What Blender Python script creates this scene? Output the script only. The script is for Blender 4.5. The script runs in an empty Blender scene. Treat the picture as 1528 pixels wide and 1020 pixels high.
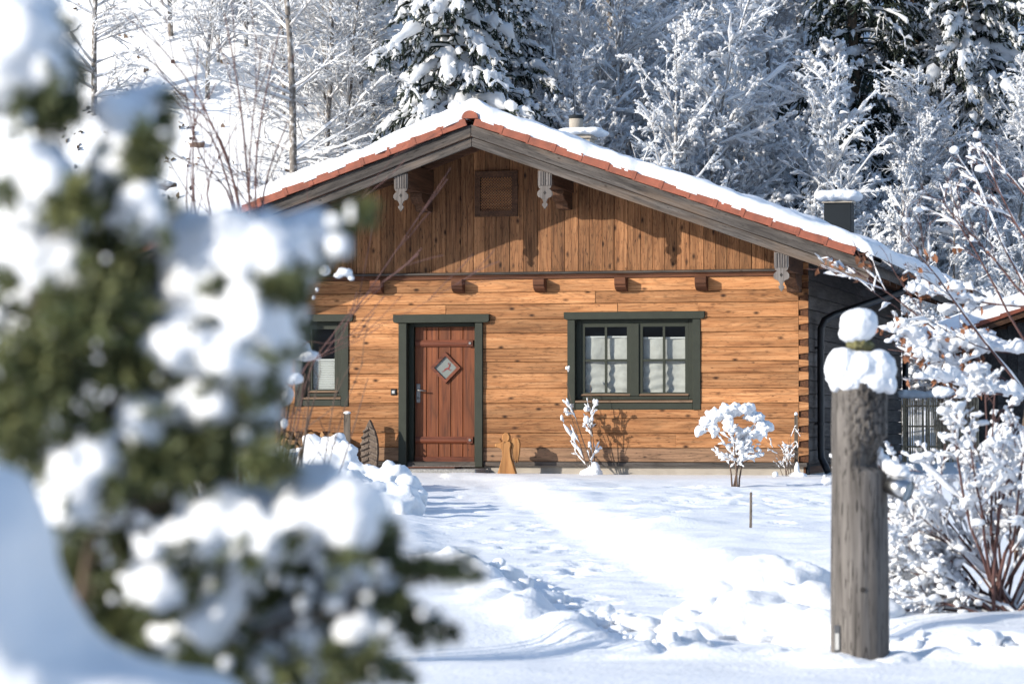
import bpy, bmesh, math, random
import numpy as np
from mathutils import Vector, Matrix, noise as mnoise

# ------------------------------------------------------------------ camera, sky, sun, exposure
SC = bpy.context.scene
COL = SC.collection
FPX = 4366.0                       # focal length in pixels of the 1528 px wide photograph
PITCH = math.atan(118 / FPX)
CAMZ = 1.05
cam_d = bpy.data.cameras.new('camera')
cam = bpy.data.objects.new('camera', cam_d)
COL.objects.link(cam)
cam_d.sensor_width = 36.0
cam_d.sensor_fit = 'HORIZONTAL'
cam_d.lens = FPX / 1528 * 36
cam_d.clip_start = 0.1
cam_d.clip_end = 1500
cam.location = (0, 0, CAMZ)
cam.rotation_euler = (math.pi / 2 + PITCH, 0, 0)
cam_d.dof.use_dof = True
cam_d.dof.focus_distance = 42.5
cam_d.dof.aperture_fstop = 6.0
SC.camera = cam

SUN_EL = math.radians(19.5)
sun_h = Vector((-0.889, -0.457, 0)).normalized()
sun_v = Vector((sun_h.x * math.cos(SUN_EL), sun_h.y * math.cos(SUN_EL), math.sin(SUN_EL)))
world = bpy.data.worlds.new('World')
SC.world = world
world.use_nodes = True
wn = world.node_tree
bg = wn.nodes['Background']
sky = wn.nodes.new('ShaderNodeTexSky')
sky.sky_type = 'NISHITA'
sky.sun_disc = False
sky.sun_elevation = SUN_EL
sky.sun_rotation = math.atan2(sun_h.x, sun_h.y)
sky.altitude = 800
sky.air_density = 1.0
sky.dust_density = 0.6
wn.links.new(sky.outputs[0], bg.inputs[0])
bg.inputs[1].default_value = 0.15
sun_d = bpy.data.lights.new('sun', 'SUN')
sun_d.energy = 3.6
sun_d.angle = math.radians(0.5)
sun_d.color = (1.0, 0.93, 0.82)
sun = bpy.data.objects.new('sun', sun_d)
COL.objects.link(sun)
sun.rotation_euler = sun_v.to_track_quat('Z', 'Y').to_euler()
sun.location = (-30, -20, 30)
SC.view_settings.view_transform = 'Standard'
SC.view_settings.look = 'None'
SC.view_settings.gamma = 1
SC.view_settings.exposure = 0.96
SC.render.engine = 'CYCLES'
SC.cycles.use_denoising = True
SC.cycles.use_adaptive_sampling = True
SC.cycles.adaptive_threshold = 0.02
SC.cycles.max_bounces = 8
SC.cycles.diffuse_bounces = 6
SC.cycles.glossy_bounces = 3
SC.cycles.transparent_max_bounces = 12

random.seed(7)
RNG = np.random.default_rng(11)
R = math.radians

# ------------------------------------------------------------------ materials
MATS = {}


def newmat(name):
    m = bpy.data.materials.new(name)
    m.use_nodes = True
    nt = m.node_tree
    b = nt.nodes['Principled BSDF']
    MATS[name] = m
    return m, nt, b


def N(nt, typ, **kw):
    n = nt.nodes.new(typ)
    for k, v in kw.items():
        if k.startswith('i_'):
            key = k[2:]
            key = int(key) if key.isdigit() else key.replace('_', ' ')
            n.inputs[key].default_value = v
        else:
            setattr(n, k, v)
    return n


def ramp(nt, fac, stops, interp='LINEAR'):
    n = nt.nodes.new('ShaderNodeValToRGB')
    n.color_ramp.interpolation = interp
    e = n.color_ramp.elements
    while len(e) < len(stops):
        e.new(0.5)
    for el, (p, c) in zip(e, stops):
        el.position = p
        el.color = (*c, 1) if len(c) == 3 else c
    nt.links.new(fac, n.inputs[0])
    return n.outputs[0]


def g(v):
    return (v, v, v)


def mixc(nt, fac, a, b, mode='MIX'):
    n = nt.nodes.new('ShaderNodeMix')
    n.data_type = 'RGBA'
    n.blend_type = mode
    for sock, val in ((n.inputs[0], fac), (n.inputs[6], a), (n.inputs[7], b)):
        if hasattr(val, 'links'):
            nt.links.new(val, sock)
        else:
            sock.default_value = val if not isinstance(val, tuple) else (*val, 1)[:4]
    return n.outputs[2]


def bump(nt, b, h, strength=0.3, dist=0.02):
    n = N(nt, 'ShaderNodeBump', i_Strength=strength, i_Distance=dist)
    nt.links.new(h, n.inputs['Height'])
    nt.links.new(n.outputs[0], b.inputs['Normal'])


def coords(nt, scale=(1, 1, 1), rand=True):
    tc = N(nt, 'ShaderNodeTexCoord')
    src = tc.outputs['Object']
    oi = None
    if rand:
        oi = N(nt, 'ShaderNodeObjectInfo')
        mu = N(nt, 'ShaderNodeVectorMath', operation='SCALE')
        cb = N(nt, 'ShaderNodeCombineXYZ')
        for i, k in enumerate((37.0, 91.0, 53.0)):
            m = N(nt, 'ShaderNodeMath', operation='MULTIPLY', i_1=k)
            nt.links.new(oi.outputs['Random'], m.inputs[0])
            nt.links.new(m.outputs[0], cb.inputs[i])
        ad = N(nt, 'ShaderNodeVectorMath', operation='ADD')
        nt.links.new(src, ad.inputs[0])
        nt.links.new(cb.outputs[0], ad.inputs[1])
        src = ad.outputs[0]
    mp = N(nt, 'ShaderNodeMapping')
    mp.inputs['Scale'].default_value = scale
    nt.links.new(src, mp.inputs[0])
    return mp.outputs[0], src, oi


def axes(along, a, c):
    s = [c, c, c]
    s['XYZ'.index(along)] = a
    return tuple(s)


WK = 0.70          # overall tone of the timber, and of the plain paints and metals below
PK = 0.74


def wood(name, light, mid, dark, along='X', knots=0.06, fleck=0.67, vary=0.3, rough=0.75, grey=None, rand=True, bands=9.0):
    light, mid, dark = (tuple(x * WK for x in c_) for c_ in (light, mid, dark))
    grey = tuple(x * WK for x in grey) if grey else None
    m, nt, b = newmat(name)
    L = nt.links
    mp, src, oi = coords(nt, axes(along, 1.3, 34), rand)
    n1 = N(nt, 'ShaderNodeTexNoise', i_Scale=1.0, i_Detail=7.0, i_Roughness=0.62, i_Distortion=0.6)
    L.new(mp, n1.inputs['Vector'])
    mp2 = N(nt, 'ShaderNodeMapping')
    mp2.inputs['Scale'].default_value = axes(along, 0.8, 5.0)
    L.new(src, mp2.inputs[0])
    n2 = N(nt, 'ShaderNodeTexNoise', i_Scale=1.0, i_Detail=3.0)
    L.new(mp2.outputs[0], n2.inputs['Vector'])
    # growth-ring lines: contour bands of a stretched noise field
    mp3 = N(nt, 'ShaderNodeMapping')
    mp3.inputs['Scale'].default_value = axes(along, 0.42, 4.5)
    L.new(src, mp3.inputs[0])
    n3 = N(nt, 'ShaderNodeTexNoise', i_Scale=1.0, i_Detail=1.5, i_Distortion=0.35)
    L.new(mp3.outputs[0], n3.inputs['Vector'])
    mm = N(nt, 'ShaderNodeMath', operation='MULTIPLY', i_1=bands)
    L.new(n3.outputs[0], mm.inputs[0])
    fr = N(nt, 'ShaderNodeMath', operation='PINGPONG', i_1=0.5)
    L.new(mm.outputs[0], fr.inputs[0])
    rings = ramp(nt, fr.outputs[0], [(0.0, g(0.55)), (0.16, g(0.88)), (0.5, g(1.0))])
    base = ramp(nt, n1.outputs[0], [(0.28, dark), (0.45, mid), (0.66, light)])
    base = mixc(nt, 0.75, base, rings, 'MULTIPLY')
    tone = ramp(nt, n2.outputs[0], [(0.3, g(0.72)), (0.62, g(1.12))])
    base = mixc(nt, 1.0, base, tone, 'MULTIPLY')
    # knots
    mp4 = N(nt, 'ShaderNodeMapping')
    mp4.inputs['Scale'].default_value = axes(along, 3.4, 6.5)
    L.new(src, mp4.inputs[0])
    vo = N(nt, 'ShaderNodeTexVoronoi', i_Scale=1.0)
    L.new(mp4.outputs[0], vo.inputs['Vector'])
    kn = ramp(nt, vo.outputs['Distance'], [(knots * 0.55, g(1)), (knots, g(0.75)), (knots * 2.2, g(0))])
    sep = N(nt, 'ShaderNodeSeparateColor')
    L.new(vo.outputs['Color'], sep.inputs[0])
    kon = ramp(nt, sep.outputs[0], [(0.30, g(0)), (0.35, g(1))])
    kn = mixc(nt, 1.0, kn, kon, 'MULTIPLY')
    base = mixc(nt, kn, base, tuple(x * 0.22 for x in dark))
    # short dark checks
    mp5 = N(nt, 'ShaderNodeMapping')
    mp5.inputs['Scale'].default_value = axes(along, 10, 120)
    L.new(src, mp5.inputs[0])
    n5 = N(nt, 'ShaderNodeTexNoise', i_Scale=1.0, i_Detail=2.0)
    L.new(mp5.outputs[0], n5.inputs['Vector'])
    fl = ramp(nt, n5.outputs[0], [(fleck, g(0)), (fleck + 0.05, g(0.85))])
    base = mixc(nt, fl, base, tuple(x * 0.35 for x in dark))
    if grey:
        mp6 = N(nt, 'ShaderNodeMapping')
        mp6.inputs['Scale'].default_value = axes(along, 0.8, 5)
        L.new(src, mp6.inputs[0])
        n6 = N(nt, 'ShaderNodeTexNoise', i_Scale=1.0, i_Detail=4.0)
        L.new(mp6.outputs[0], n6.inputs['Vector'])
        gf = ramp(nt, n6.outputs[0], [(0.52, g(0)), (0.72, g(0.75))])
        base = mixc(nt, gf, base, grey)
    if rand:
        va = ramp(nt, oi.outputs['Random'], [(0.0, g(1 - vary)), (1.0, g(1 + vary * 0.35))])
        base = mixc(nt, 1.0, base, va, 'MULTIPLY')
    L.new(base, b.inputs['Base Color'])
    b.inputs['Roughness'].default_value = rough
    b.inputs['Specular IOR Level'].default_value = 0.25
    bump(nt, b, n1.outputs[0], 0.35, 0.01)
    return m


wood('larch', (0.70, 0.352, 0.158), (0.53, 0.232, 0.090), (0.21, 0.073, 0.027), 'X', 0.095, 0.625, 0.34, bands=18.0)
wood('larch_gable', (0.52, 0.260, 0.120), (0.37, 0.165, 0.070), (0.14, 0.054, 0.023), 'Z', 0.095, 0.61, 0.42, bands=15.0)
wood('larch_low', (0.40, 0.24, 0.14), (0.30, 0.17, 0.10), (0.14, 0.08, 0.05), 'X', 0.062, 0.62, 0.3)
wood('log_dark', (0.20, 0.085, 0.035), (0.13, 0.05, 0.022), (0.06, 0.024, 0.012), 'Y', 0.04, 0.66, 0.3)
wood('weathered', (0.165, 0.145, 0.132), (0.10, 0.087, 0.079), (0.04, 0.034, 0.030), 'X', 0.05, 0.63, 0.2, 0.85, (0.20, 0.135, 0.09))
wood('weathered_light', (0.27, 0.245, 0.228), (0.19, 0.165, 0.152), (0.20, 0.17, 0.15), 'Z', 0.02, 0.68, 0.15, 0.85)
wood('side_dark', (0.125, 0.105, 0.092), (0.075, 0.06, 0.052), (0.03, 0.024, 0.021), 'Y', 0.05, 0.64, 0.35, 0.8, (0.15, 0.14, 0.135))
wood('beam', (0.17, 0.085, 0.045), (0.11, 0.052, 0.028), (0.05, 0.024, 0.014), 'Y', 0.04, 0.66, 0.2)
wood('belt_wood', (0.21, 0.085, 0.04), (0.14, 0.052, 0.026), (0.06, 0.024, 0.014), 'X', 0.03, 0.68, 0.2)
wood('door_wood', (0.27, 0.085, 0.030), (0.20, 0.057, 0.020), (0.10, 0.027, 0.011), 'Z', 0.03, 0.72, 0.22, 0.5, bands=7.0)
wood('door_strap_wood', (0.24, 0.072, 0.034), (0.18, 0.05, 0.024), (0.10, 0.026, 0.013), 'X', 0.01, 0.75, 0.1, 0.5)
wood('soffit', (0.20, 0.10, 0.055), (0.13, 0.06, 0.034), (0.06, 0.028, 0.017), 'X', 0.04, 0.66, 0.2)
wood('post_wood', (0.27, 0.245, 0.225), (0.17, 0.152, 0.138), (0.05, 0.043, 0.038), 'Z', 0.03, 0.60, 0.0, 0.9, (0.13, 0.118, 0.108), rand=False)
wood('stake_wood', (0.24, 0.20, 0.16), (0.15, 0.12, 0.095), (0.06, 0.048, 0.038), 'Z', 0.03, 0.64, 0.2, 0.9)
wood('sculpture_wood', (0.60, 0.31, 0.12), (0.48, 0.22, 0.075), (0.30, 0.12, 0.04), 'Z', 0.05, 0.72, 0.1)
wood('carved_grey', (0.27, 0.21, 0.165), (0.19, 0.145, 0.115), (0.10, 0.074, 0.058), 'Z', 0.02, 0.66, 0.1, 0.9)
wood('firewood', (0.50, 0.30, 0.14), (0.36, 0.19, 0.085), (0.16, 0.075, 0.035), 'Y', 0.03, 0.66, 0.5)
wood('sill_wood', (0.30, 0.20, 0.13), (0.24, 0.155, 0.10), (0.15, 0.095, 0.06), 'X', 0.0, 0.8, 0.1)


def plain(name, col, rough=0.6, metal=0.0, var=0.12, scale=6.0, bmp=0.0, spec=0.5):
    col = tuple(x * PK for x in col)
    m, nt, b = newmat(name)
    mp, src, oi = coords(nt, (scale,) * 3, True)
    n = N(nt, 'ShaderNodeTexNoise', i_Scale=1.0, i_Detail=6.0)
    nt.links.new(mp, n.inputs['Vector'])
    c = ramp(nt, n.outputs[0], [(0.3, tuple(x * (1 - var) for x in col)), (0.7, tuple(min(1, x * (1 + var)) for x in col))])
    nt.links.new(c, b.inputs['Base Color'])
    b.inputs['Roughness'].default_value = rough
    b.inputs['Metallic'].default_value = metal
    b.inputs['Specular IOR Level'].default_value = spec
    if bmp:
        bump(nt, b, n.outputs[0], bmp, 0.02)
    return m


plain('green_paint', (0.027, 0.032, 0.021), 0.55, 0, 0.12, 9, 0.1, 0.3)
plain('terracotta', (0.29, 0.078, 0.040), 0.7, 0, 0.28, 7, 0.15)
plain('concrete', (0.42, 0.37, 0.31), 0.9, 0, 0.15, 3, 0.2)
plain('granite', (0.30, 0.29, 0.275), 0.85, 0, 0.45, 40, 0.3)
plain('black_metal', (0.022, 0.021, 0.023), 0.45, 0.3, 0.2, 5)
plain('gutter_metal', (0.085, 0.085, 0.09), 0.5, 0.6, 0.2, 5)
plain('slate_clad', (0.017, 0.022, 0.027), 0.75, 0, 0.15, 3, 0.0, 0.2)
plain('steel', (0.62, 0.62, 0.62), 0.28, 1.0, 0.1, 20)
plain('iron', (0.28, 0.27, 0.26), 0.45, 0.8, 0.25, 40)
plain('cloth', (0.50, 0.50, 0.46), 0.95, 0, 0.08, 14, 0.15)
plain('blind_white', (0.62, 0.63, 0.60), 0.9, 0, 0.05, 5)
plain('room_dark', (0.035, 0.03, 0.027), 0.9)
plain('mat_brown', (0.13, 0.055, 0.035), 0.98, 0, 0.3, 60, 0.4)
plain('frosted_pane', (0.22, 0.24, 0.225), 0.25, 0, 0.05, 3, 0.0, 0.6)
plain('deer_red', (0.22, 0.022, 0.02), 0.6)
plain('bell_black', (0.015, 0.015, 0.016), 0.35)
plain('bell_button', (0.55, 0.55, 0.53), 0.4)
plain('moss', (0.16, 0.15, 0.065), 0.98, 0, 0.5, 70, 0.6)
plain('needles', (0.115, 0.135, 0.050), 0.7, 0, 0.5, 18)
plain('needles_light', (0.20, 0.21, 0.07), 0.7, 0, 0.4, 18)
plain('spruce_green', (0.020, 0.033, 0.020), 0.8, 0, 0.5, 3)
plain('bark_brown', (0.13, 0.09, 0.06), 0.9, 0, 0.4, 25, 0.3)
plain('twig_red', (0.125, 0.058, 0.050), 0.8, 0, 0.3, 12)
plain('twig_brown', (0.12, 0.075, 0.052), 0.8, 0, 0.35, 14)
plain('dead_leaf', (0.24, 0.095, 0.042), 0.85, 0, 0.4, 30)
plain('litter', (0.16, 0.115, 0.085), 0.9, 0, 0.5, 6)
plain('reed', (0.60, 0.46, 0.30), 0.9, 0, 0.45, 20)
plain('unseen_slope', (0.13, 0.15, 0.18), 0.95, 0, 0.6, 0.5, 0.6)  # tone of the slope added behind the viewer for the panes to reflect
plain('white_mark', (0.75, 0.73, 0.68), 0.6)
plain('lens_glass', (0.30, 0.36, 0.40), 0.08, 0, 0.1, 5)


def snowmat(name, col=(0.745, 0.76, 0.785), s1=9.0, s2=60.0, st=0.35, rand=False):
    m, nt, b = newmat(name)
    mp, src, _ = coords(nt, (1, 1, 1), rand)
    a = N(nt, 'ShaderNodeTexNoise', i_Scale=s1, i_Detail=6.0, i_Roughness=0.6)
    nt.links.new(mp, a.inputs['Vector'])
    c = ramp(nt, a.outputs[0], [(0.3, tuple(x * 0.955 for x in col)), (0.7, col)])
    nt.links.new(c, b.inputs['Base Color'])
    b.inputs['Roughness'].default_value = 0.62
    b.inputs['Specular IOR Level'].default_value = 0.3
    d = N(nt, 'ShaderNodeTexNoise', i_Scale=s2, i_Detail=4.0)
    nt.links.new(mp, d.inputs['Vector'])
    ad = N(nt, 'ShaderNodeMath', operation='MULTIPLY_ADD', i_1=0.35)
    nt.links.new(d.outputs[0], ad.inputs[0])
    nt.links.new(a.outputs[0], ad.inputs[2])
    bump(nt, b, ad.outputs[0], st, 0.03)
    return m


snowmat('snow')
snowmat('snow_ground', (0.745, 0.76, 0.785), 5.0, 40.0, 0.4)
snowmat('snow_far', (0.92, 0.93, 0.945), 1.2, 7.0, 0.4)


def frostbark(name, col, lo=0.05, hi=0.4, scale=9.0):
    """bark with snow lying on its upper side"""
    m, nt, b = newmat(name)
    mp, src, _ = coords(nt, (scale,) * 3, False)
    n = N(nt, 'ShaderNodeTexNoise', i_Scale=1.0, i_Detail=4.0)
    nt.links.new(mp, n.inputs['Vector'])
    ge = N(nt, 'ShaderNodeNewGeometry')
    sx = N(nt, 'ShaderNodeSeparateXYZ')
    nt.links.new(ge.outputs['Normal'], sx.inputs[0])
    ad = N(nt, 'ShaderNodeMath', operation='MULTIPLY_ADD', i_1=0.9, i_2=-0.45)
    nt.links.new(n.outputs[0], ad.inputs[0])
    ad2 = N(nt, 'ShaderNodeMath', operation='ADD')
    nt.links.new(ad.outputs[0], ad2.inputs[0])
    nt.links.new(sx.outputs[2], ad2.inputs[1])
    f = ramp(nt, ad2.outputs[0], [(lo, g(0)), (hi, g(1))])
    bark = ramp(nt, n.outputs[0], [(0.3, tuple(x * 0.6 for x in col)), (0.7, tuple(x * 1.3 for x in col))])
    c = mixc(nt, f, bark, (0.90, 0.91, 0.925))
    nt.links.new(c, b.inputs['Base Color'])
    b.inputs['Roughness'].default_value = 0.85
    return m


def add_translucent(name, w):
    m = MATS[name]
    nt = m.node_tree
    out = nt.nodes['Material Output']
    b = nt.nodes['Principled BSDF']
    t = N(nt, 'ShaderNodeBsdfTranslucent')
    t.inputs[0].default_value = (0.93, 0.94, 0.96, 1)
    mx = N(nt, 'ShaderNodeMixShader')
    mx.inputs[0].default_value = w
    nt.links.new(b.outputs[0], mx.inputs[1])
    nt.links.new(t.outputs[0], mx.inputs[2])
    nt.links.new(mx.outputs[0], out.inputs[0])


frostbark('bark_frost', (0.17, 0.148, 0.13), -0.15, 0.35)
frostbark('twig_frost', (0.42, 0.40, 0.39), -1.0, 0.05)
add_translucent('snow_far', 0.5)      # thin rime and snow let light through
add_translucent('twig_frost', 0.3)
frostbark('bark_warm', (0.19, 0.14, 0.105), 0.2, 0.6)
frostbark('litter_frost', (0.16, 0.115, 0.085), 0.35, 0.7, 14)

# hillside: snow with brown litter painted in for the shaded gaps of the wood
m, nt, b = newmat('hill_snow')
mp, src, _ = coords(nt, (1, 1, 1), False)
n1 = N(nt, 'ShaderNodeTexNoise', i_Scale=0.9, i_Detail=8.0, i_Roughness=0.7)
nt.links.new(mp, n1.inputs['Vector'])
n2 = N(nt, 'ShaderNodeTexNoise', i_Scale=4.0, i_Detail=6.0, i_Roughness=0.7)
nt.links.new(mp, n2.inputs['Vector'])
at = N(nt, 'ShaderNodeAttribute', attribute_name='wood')
ms = N(nt, 'ShaderNodeMath', operation='MULTIPLY_ADD', i_1=0.34)
nt.links.new(at.outputs['Fac'], ms.inputs[0])
nt.links.new(n1.outputs[0], ms.inputs[2])
f = ramp(nt, ms.outputs[0], [(0.76, g(0)), (0.92, g(0.3))])
litter_shade = ramp(nt, n2.outputs[0], [(0.3, (0.05, 0.04, 0.033)), (0.7, (0.17, 0.13, 0.10))])  # brown tone that darkens the hill between the trees like shade
c = mixc(nt, f, (0.87, 0.885, 0.905), litter_shade)
nt.links.new(c, b.inputs['Base Color'])
b.inputs['Roughness'].default_value = 0.7
bump(nt, b, n2.outputs[0], 0.5, 0.15)

# window glass: clear, with its own reflection
m, nt, b = newmat('glass')
nt.nodes.remove(b)
out = nt.nodes['Material Output']
tr = N(nt, 'ShaderNodeBsdfTransparent')
tr.inputs[0].default_value = (0.93, 0.95, 0.95, 1)
gl = N(nt, 'ShaderNodeBsdfGlossy')
gl.inputs['Roughness'].default_value = 0.01
lw = N(nt, 'ShaderNodeLayerWeight')          # Schlick term from the facing angle, the same from both sides
lw.inputs[0].default_value = 0.5
pw = N(nt, 'ShaderNodeMath', operation='POWER', i_1=5.0)
nt.links.new(lw.outputs['Facing'], pw.inputs[0])
mu = N(nt, 'ShaderNodeMath', operation='MULTIPLY_ADD', i_1=0.9, i_2=0.085)
nt.links.new(pw.outputs[0], mu.inputs[0])
mx = N(nt, 'ShaderNodeMixShader')
nt.links.new(mu.outputs[0], mx.inputs[0])
nt.links.new(tr.outputs[0], mx.inputs[1])
nt.links.new(gl.outputs[0], mx.inputs[2])
nt.links.new(mx.outputs[0], out.inputs[0])


# ------------------------------------------------------------------ object helpers
def obj(name, me, parent=None):
    o = bpy.data.objects.new(name, me)
    COL.objects.link(o)
    if parent is not None:
        o.parent = parent
    return o


def tag(o, label=None, cat=None, group=None, kind=None):
    for k, v in (('label', label), ('category', cat), ('group', group), ('kind', kind)):
        if v:
            o[k] = v
    return o


def thing(name, label, cat, loc=(0, 0, 0), rz=0.0, group=None):
    o = obj(name, None)
    o.location = loc
    o.rotation_euler = (0, 0, rz)
    o.empty_display_size = 0.2
    return tag(o, label, cat, group)


def copy_tree(o, parent=None):
    c = o.copy()
    COL.objects.link(c)
    c.parent = parent
    for ch in list(o.children):
        copy_tree(ch, c)
    return c


class MB:
    def __init__(self):
        self.v = []
        self.f = []

    def add(self, vs, fs):
        k = len(self.v)
        self.v += [tuple(map(float, p)) for p in vs]
        self.f += [tuple(i + k for i in f) for f in fs]
        return self

    def box(self, x0, x1, y0, y1, z0, z1):
        return self.add([(x0, y0, z0), (x1, y0, z0), (x1, y1, z0), (x0, y1, z0), (x0, y0, z1), (x1, y0, z1), (x1, y1, z1), (x0, y1, z1)],
                        [(0, 3, 2, 1), (4, 5, 6, 7), (0, 1, 5, 4), (1, 2, 6, 5), (2, 3, 7, 6), (3, 0, 4, 7)])

    def prism(self, poly, fn0, fn1):
        """poly: 2D points; fn0 / fn1 place them at the two ends"""
        n = len(poly)
        a = [fn0(*p) for p in poly]
        c = [fn1(*p) for p in poly]
        fs = [tuple(range(n)), tuple(range(2 * n - 1, n - 1, -1))]
        fs += [(i, i + n, (i + 1) % n + n, (i + 1) % n) for i in range(n)]
        return self.add(a + c, fs)

    def xz(self, poly, y0, y1):
        return self.prism(poly, lambda x, z: (x, y0, z), lambda x, z: (x, y1, z))

    def yz(self, poly, x0, x1):
        return self.prism(poly, lambda y, z: (x0, y, z), lambda y, z: (x1, y, z))

    def tube(self, pts, rad, n=8, cap=True):
        pts = [Vector(p) for p in pts]
        if not hasattr(rad, '__len__'):
            rad = [rad] * len(pts)
        k = len(self.v)
        up = None
        for i, p in enumerate(pts):
            t = (pts[min(i + 1, len(pts) - 1)] - pts[max(i - 1, 0)]).normalized()
            if up is None:
                up = t.orthogonal().normalized()
            up = (up - t * up.dot(t)).normalized()
            w = t.cross(up)
            for j in range(n):
                a = 2 * math.pi * j / n
                self.v.append(tuple(p + (up * math.cos(a) + w * math.sin(a)) * rad[i]))
        for i in range(len(pts) - 1):
            for j in range(n):
                j2 = (j + 1) % n
                self.f.append((k + i * n + j, k + i * n + j2, k + (i + 1) * n + j2, k + (i + 1) * n + j))
        if cap:
            self.f.append(tuple(k + j for j in range(n))[::-1])
            e = k + (len(pts) - 1) * n
            self.f.append(tuple(e + j for j in range(n)))
        return self

    def build(self, name, mat, parent=None, smooth=False, bevel=0.0):
        me = bpy.data.meshes.new(name)
        me.from_pydata(self.v, [], self.f)
        bm = bmesh.new()
        bm.from_mesh(me)
        bmesh.ops.recalc_face_normals(bm, faces=bm.faces)
        if bevel:
            bmesh.ops.bevel(bm, geom=list(bm.edges), offset=bevel, segments=1, affect='EDGES', clamp_overlap=True)
        bm.to_mesh(me)
        bm.free()
        me.materials.append(MATS[mat])
        if smooth:
            for p in me.polygons:
                p.use_smooth = True
        return obj(name, me, parent)


def arr_mesh(name, V, Q, mat, smooth=False, T=None):
    """fast mesh from arrays: V (n,3), Q quads (m,4), T optional triangles"""
    V = np.asarray(V, np.float32)
    Q = np.asarray(Q, np.int32).reshape(-1, 4)
    T = np.zeros((0, 3), np.int32) if T is None else np.asarray(T, np.int32).reshape(-1, 3)
    me = bpy.data.meshes.new(name)
    me.vertices.add(len(V))
    me.vertices.foreach_set('co', V.ravel())
    li = np.concatenate([Q.ravel(), T.ravel()])
    me.loops.add(len(li))
    me.loops.foreach_set('vertex_index', li)
    st = np.concatenate([np.arange(len(Q)) * 4, len(Q) * 4 + np.arange(len(T)) * 3]).astype(np.int32)
    me.polygons.add(len(st))
    me.polygons.foreach_set('loop_start', st)
    me.update(calc_edges=True)
    if smooth:
        me.polygons.foreach_set('use_smooth', np.ones(len(st), bool))
    me.materials.append(MATS[mat])
    return me


def ico(sub):
    bm = bmesh.new()
    bmesh.ops.create_icosphere(bm, subdivisions=sub, radius=1)
    V = np.array([v.co[:] for v in bm.verts])
    F = np.array([[v.index for v in f.verts] for f in bm.faces])
    bm.free()
    return V, F


ICO = {s: ico(s) for s in (1, 2, 3)}


N3G = np.random.default_rng(99).random((32, 32, 32)) * 2 - 1


def noise3(P, seed):
    P = P + seed * 7.31
    i0 = np.floor(P).astype(int)
    f = P - i0
    f = f * f * (3 - 2 * f)
    out = 0
    for dx in (0, 1):
        for dy in (0, 1):
            for dz in (0, 1):
                w = (f[:, 0] if dx else 1 - f[:, 0]) * (f[:, 1] if dy else 1 - f[:, 1]) * (f[:, 2] if dz else 1 - f[:, 2])
                out = out + w * N3G[(i0[:, 0] + dx) % 32, (i0[:, 1] + dy) % 32, (i0[:, 2] + dz) % 32]
    return out


def balls_mesh(name, balls, mat, voxel, amp=0.0, nscale=8.0, sub=2, smooth_it=2):
    """snow lump: overlapping ellipsoids fused by a voxel remesh and roughened"""
    Vs, Fs = [], []
    k = 0
    V0, F0 = ICO[sub]
    for b in balls:
        x, y, z = b[:3]
        r = b[3:] if len(b) == 6 else (b[3],) * 3
        Vs.append(V0 * np.array(r) + np.array((x, y, z)))
        Fs.append(F0 + k)
        k += len(V0)
    me = arr_mesh(name, np.concatenate(Vs), np.zeros((0, 4)), mat, False, np.concatenate(Fs))
    o = bpy.data.objects.new('lump', me)
    COL.objects.link(o)
    md = o.modifiers.new('r', 'REMESH')
    md.mode = 'VOXEL'
    md.voxel_size = voxel
    ms = o.modifiers.new('s', 'SMOOTH')
    ms.factor = 0.5
    ms.iterations = smooth_it
    dg = bpy.context.evaluated_depsgraph_get()
    me2 = bpy.data.meshes.new_from_object(o.evaluated_get(dg))
    bpy.data.objects.remove(o)
    bpy.data.meshes.remove(me)
    me2.name = name
    if amp:
        nv_ = len(me2.vertices)
        co = np.empty(nv_ * 3, np.float32)
        no = np.empty(nv_ * 3, np.float32)
        me2.vertices.foreach_get('co', co)
        me2.vertex_normals.foreach_get('vector', no)
        co, no = co.reshape(-1, 3), no.reshape(-1, 3)
        d = noise3(co * nscale, 1) + 0.5 * noise3(co * nscale * 2.3, 2) + 0.25 * noise3(co * nscale * 5.1, 3)
        me2.vertices.foreach_set('co', (co + no * (d * amp)[:, None]).astype(np.float32).ravel())
    me2.polygons.foreach_set('use_smooth', np.ones(len(me2.polygons), bool))
    if not me2.materials:
        me2.materials.append(MATS[mat])
    return me2


# ------------------------------------------------------------------ pixel helpers (photograph 1528 x 1020)
def ray(px, py):
    a, bb, c = px - 764, FPX, 510 - py
    return Vector((a, bb * math.cos(PITCH) - c * math.sin(PITCH), bb * math.sin(PITCH) + c * math.cos(PITCH)))


CAM = Vector((0, 0, CAMZ))


def at(px, py, y):
    r = ray(px, py)
    return CAM + r * (y / r.y)


# ------------------------------------------------------------------ terrain
VG = {}


def vnoise(x, y, scale, seed, oct=3):
    out = np.zeros_like(x)
    amp, tot = 1.0, 0.0
    for o in range(oct):
        if (seed, o) not in VG:
            VG[(seed, o)] = np.random.default_rng(seed * 17 + o).random((256, 256))
        G = VG[(seed, o)]
        xs, ys = x / scale * 2 ** o, y / scale * 2 ** o
        xi, yi = np.floor(xs).astype(int), np.floor(ys).astype(int)
        fx, fy = xs - xi, ys - yi
        fx, fy = fx * fx * (3 - 2 * fx), fy * fy * (3 - 2 * fy)
        a, b_ = G[xi % 256, yi % 256], G[(xi + 1) % 256, yi % 256]
        c_, d = G[xi % 256, (yi + 1) % 256], G[(xi + 1) % 256, (yi + 1) % 256]
        out += amp * ((a * (1 - fx) + b_ * fx) * (1 - fy) + (c_ * (1 - fx) + d * fx) * fy - 0.5) * 2
        tot += amp
        amp *= 0.5
    return out / tot


def sstep(a, b_, x):
    t = np.clip((x - a) / (b_ - a), 0, 1)
    return t * t * (3 - 2 * t)


def base_h(x, y):
    return 0.29 * np.clip((y - 13) / 29, 0, 1.0)


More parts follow.
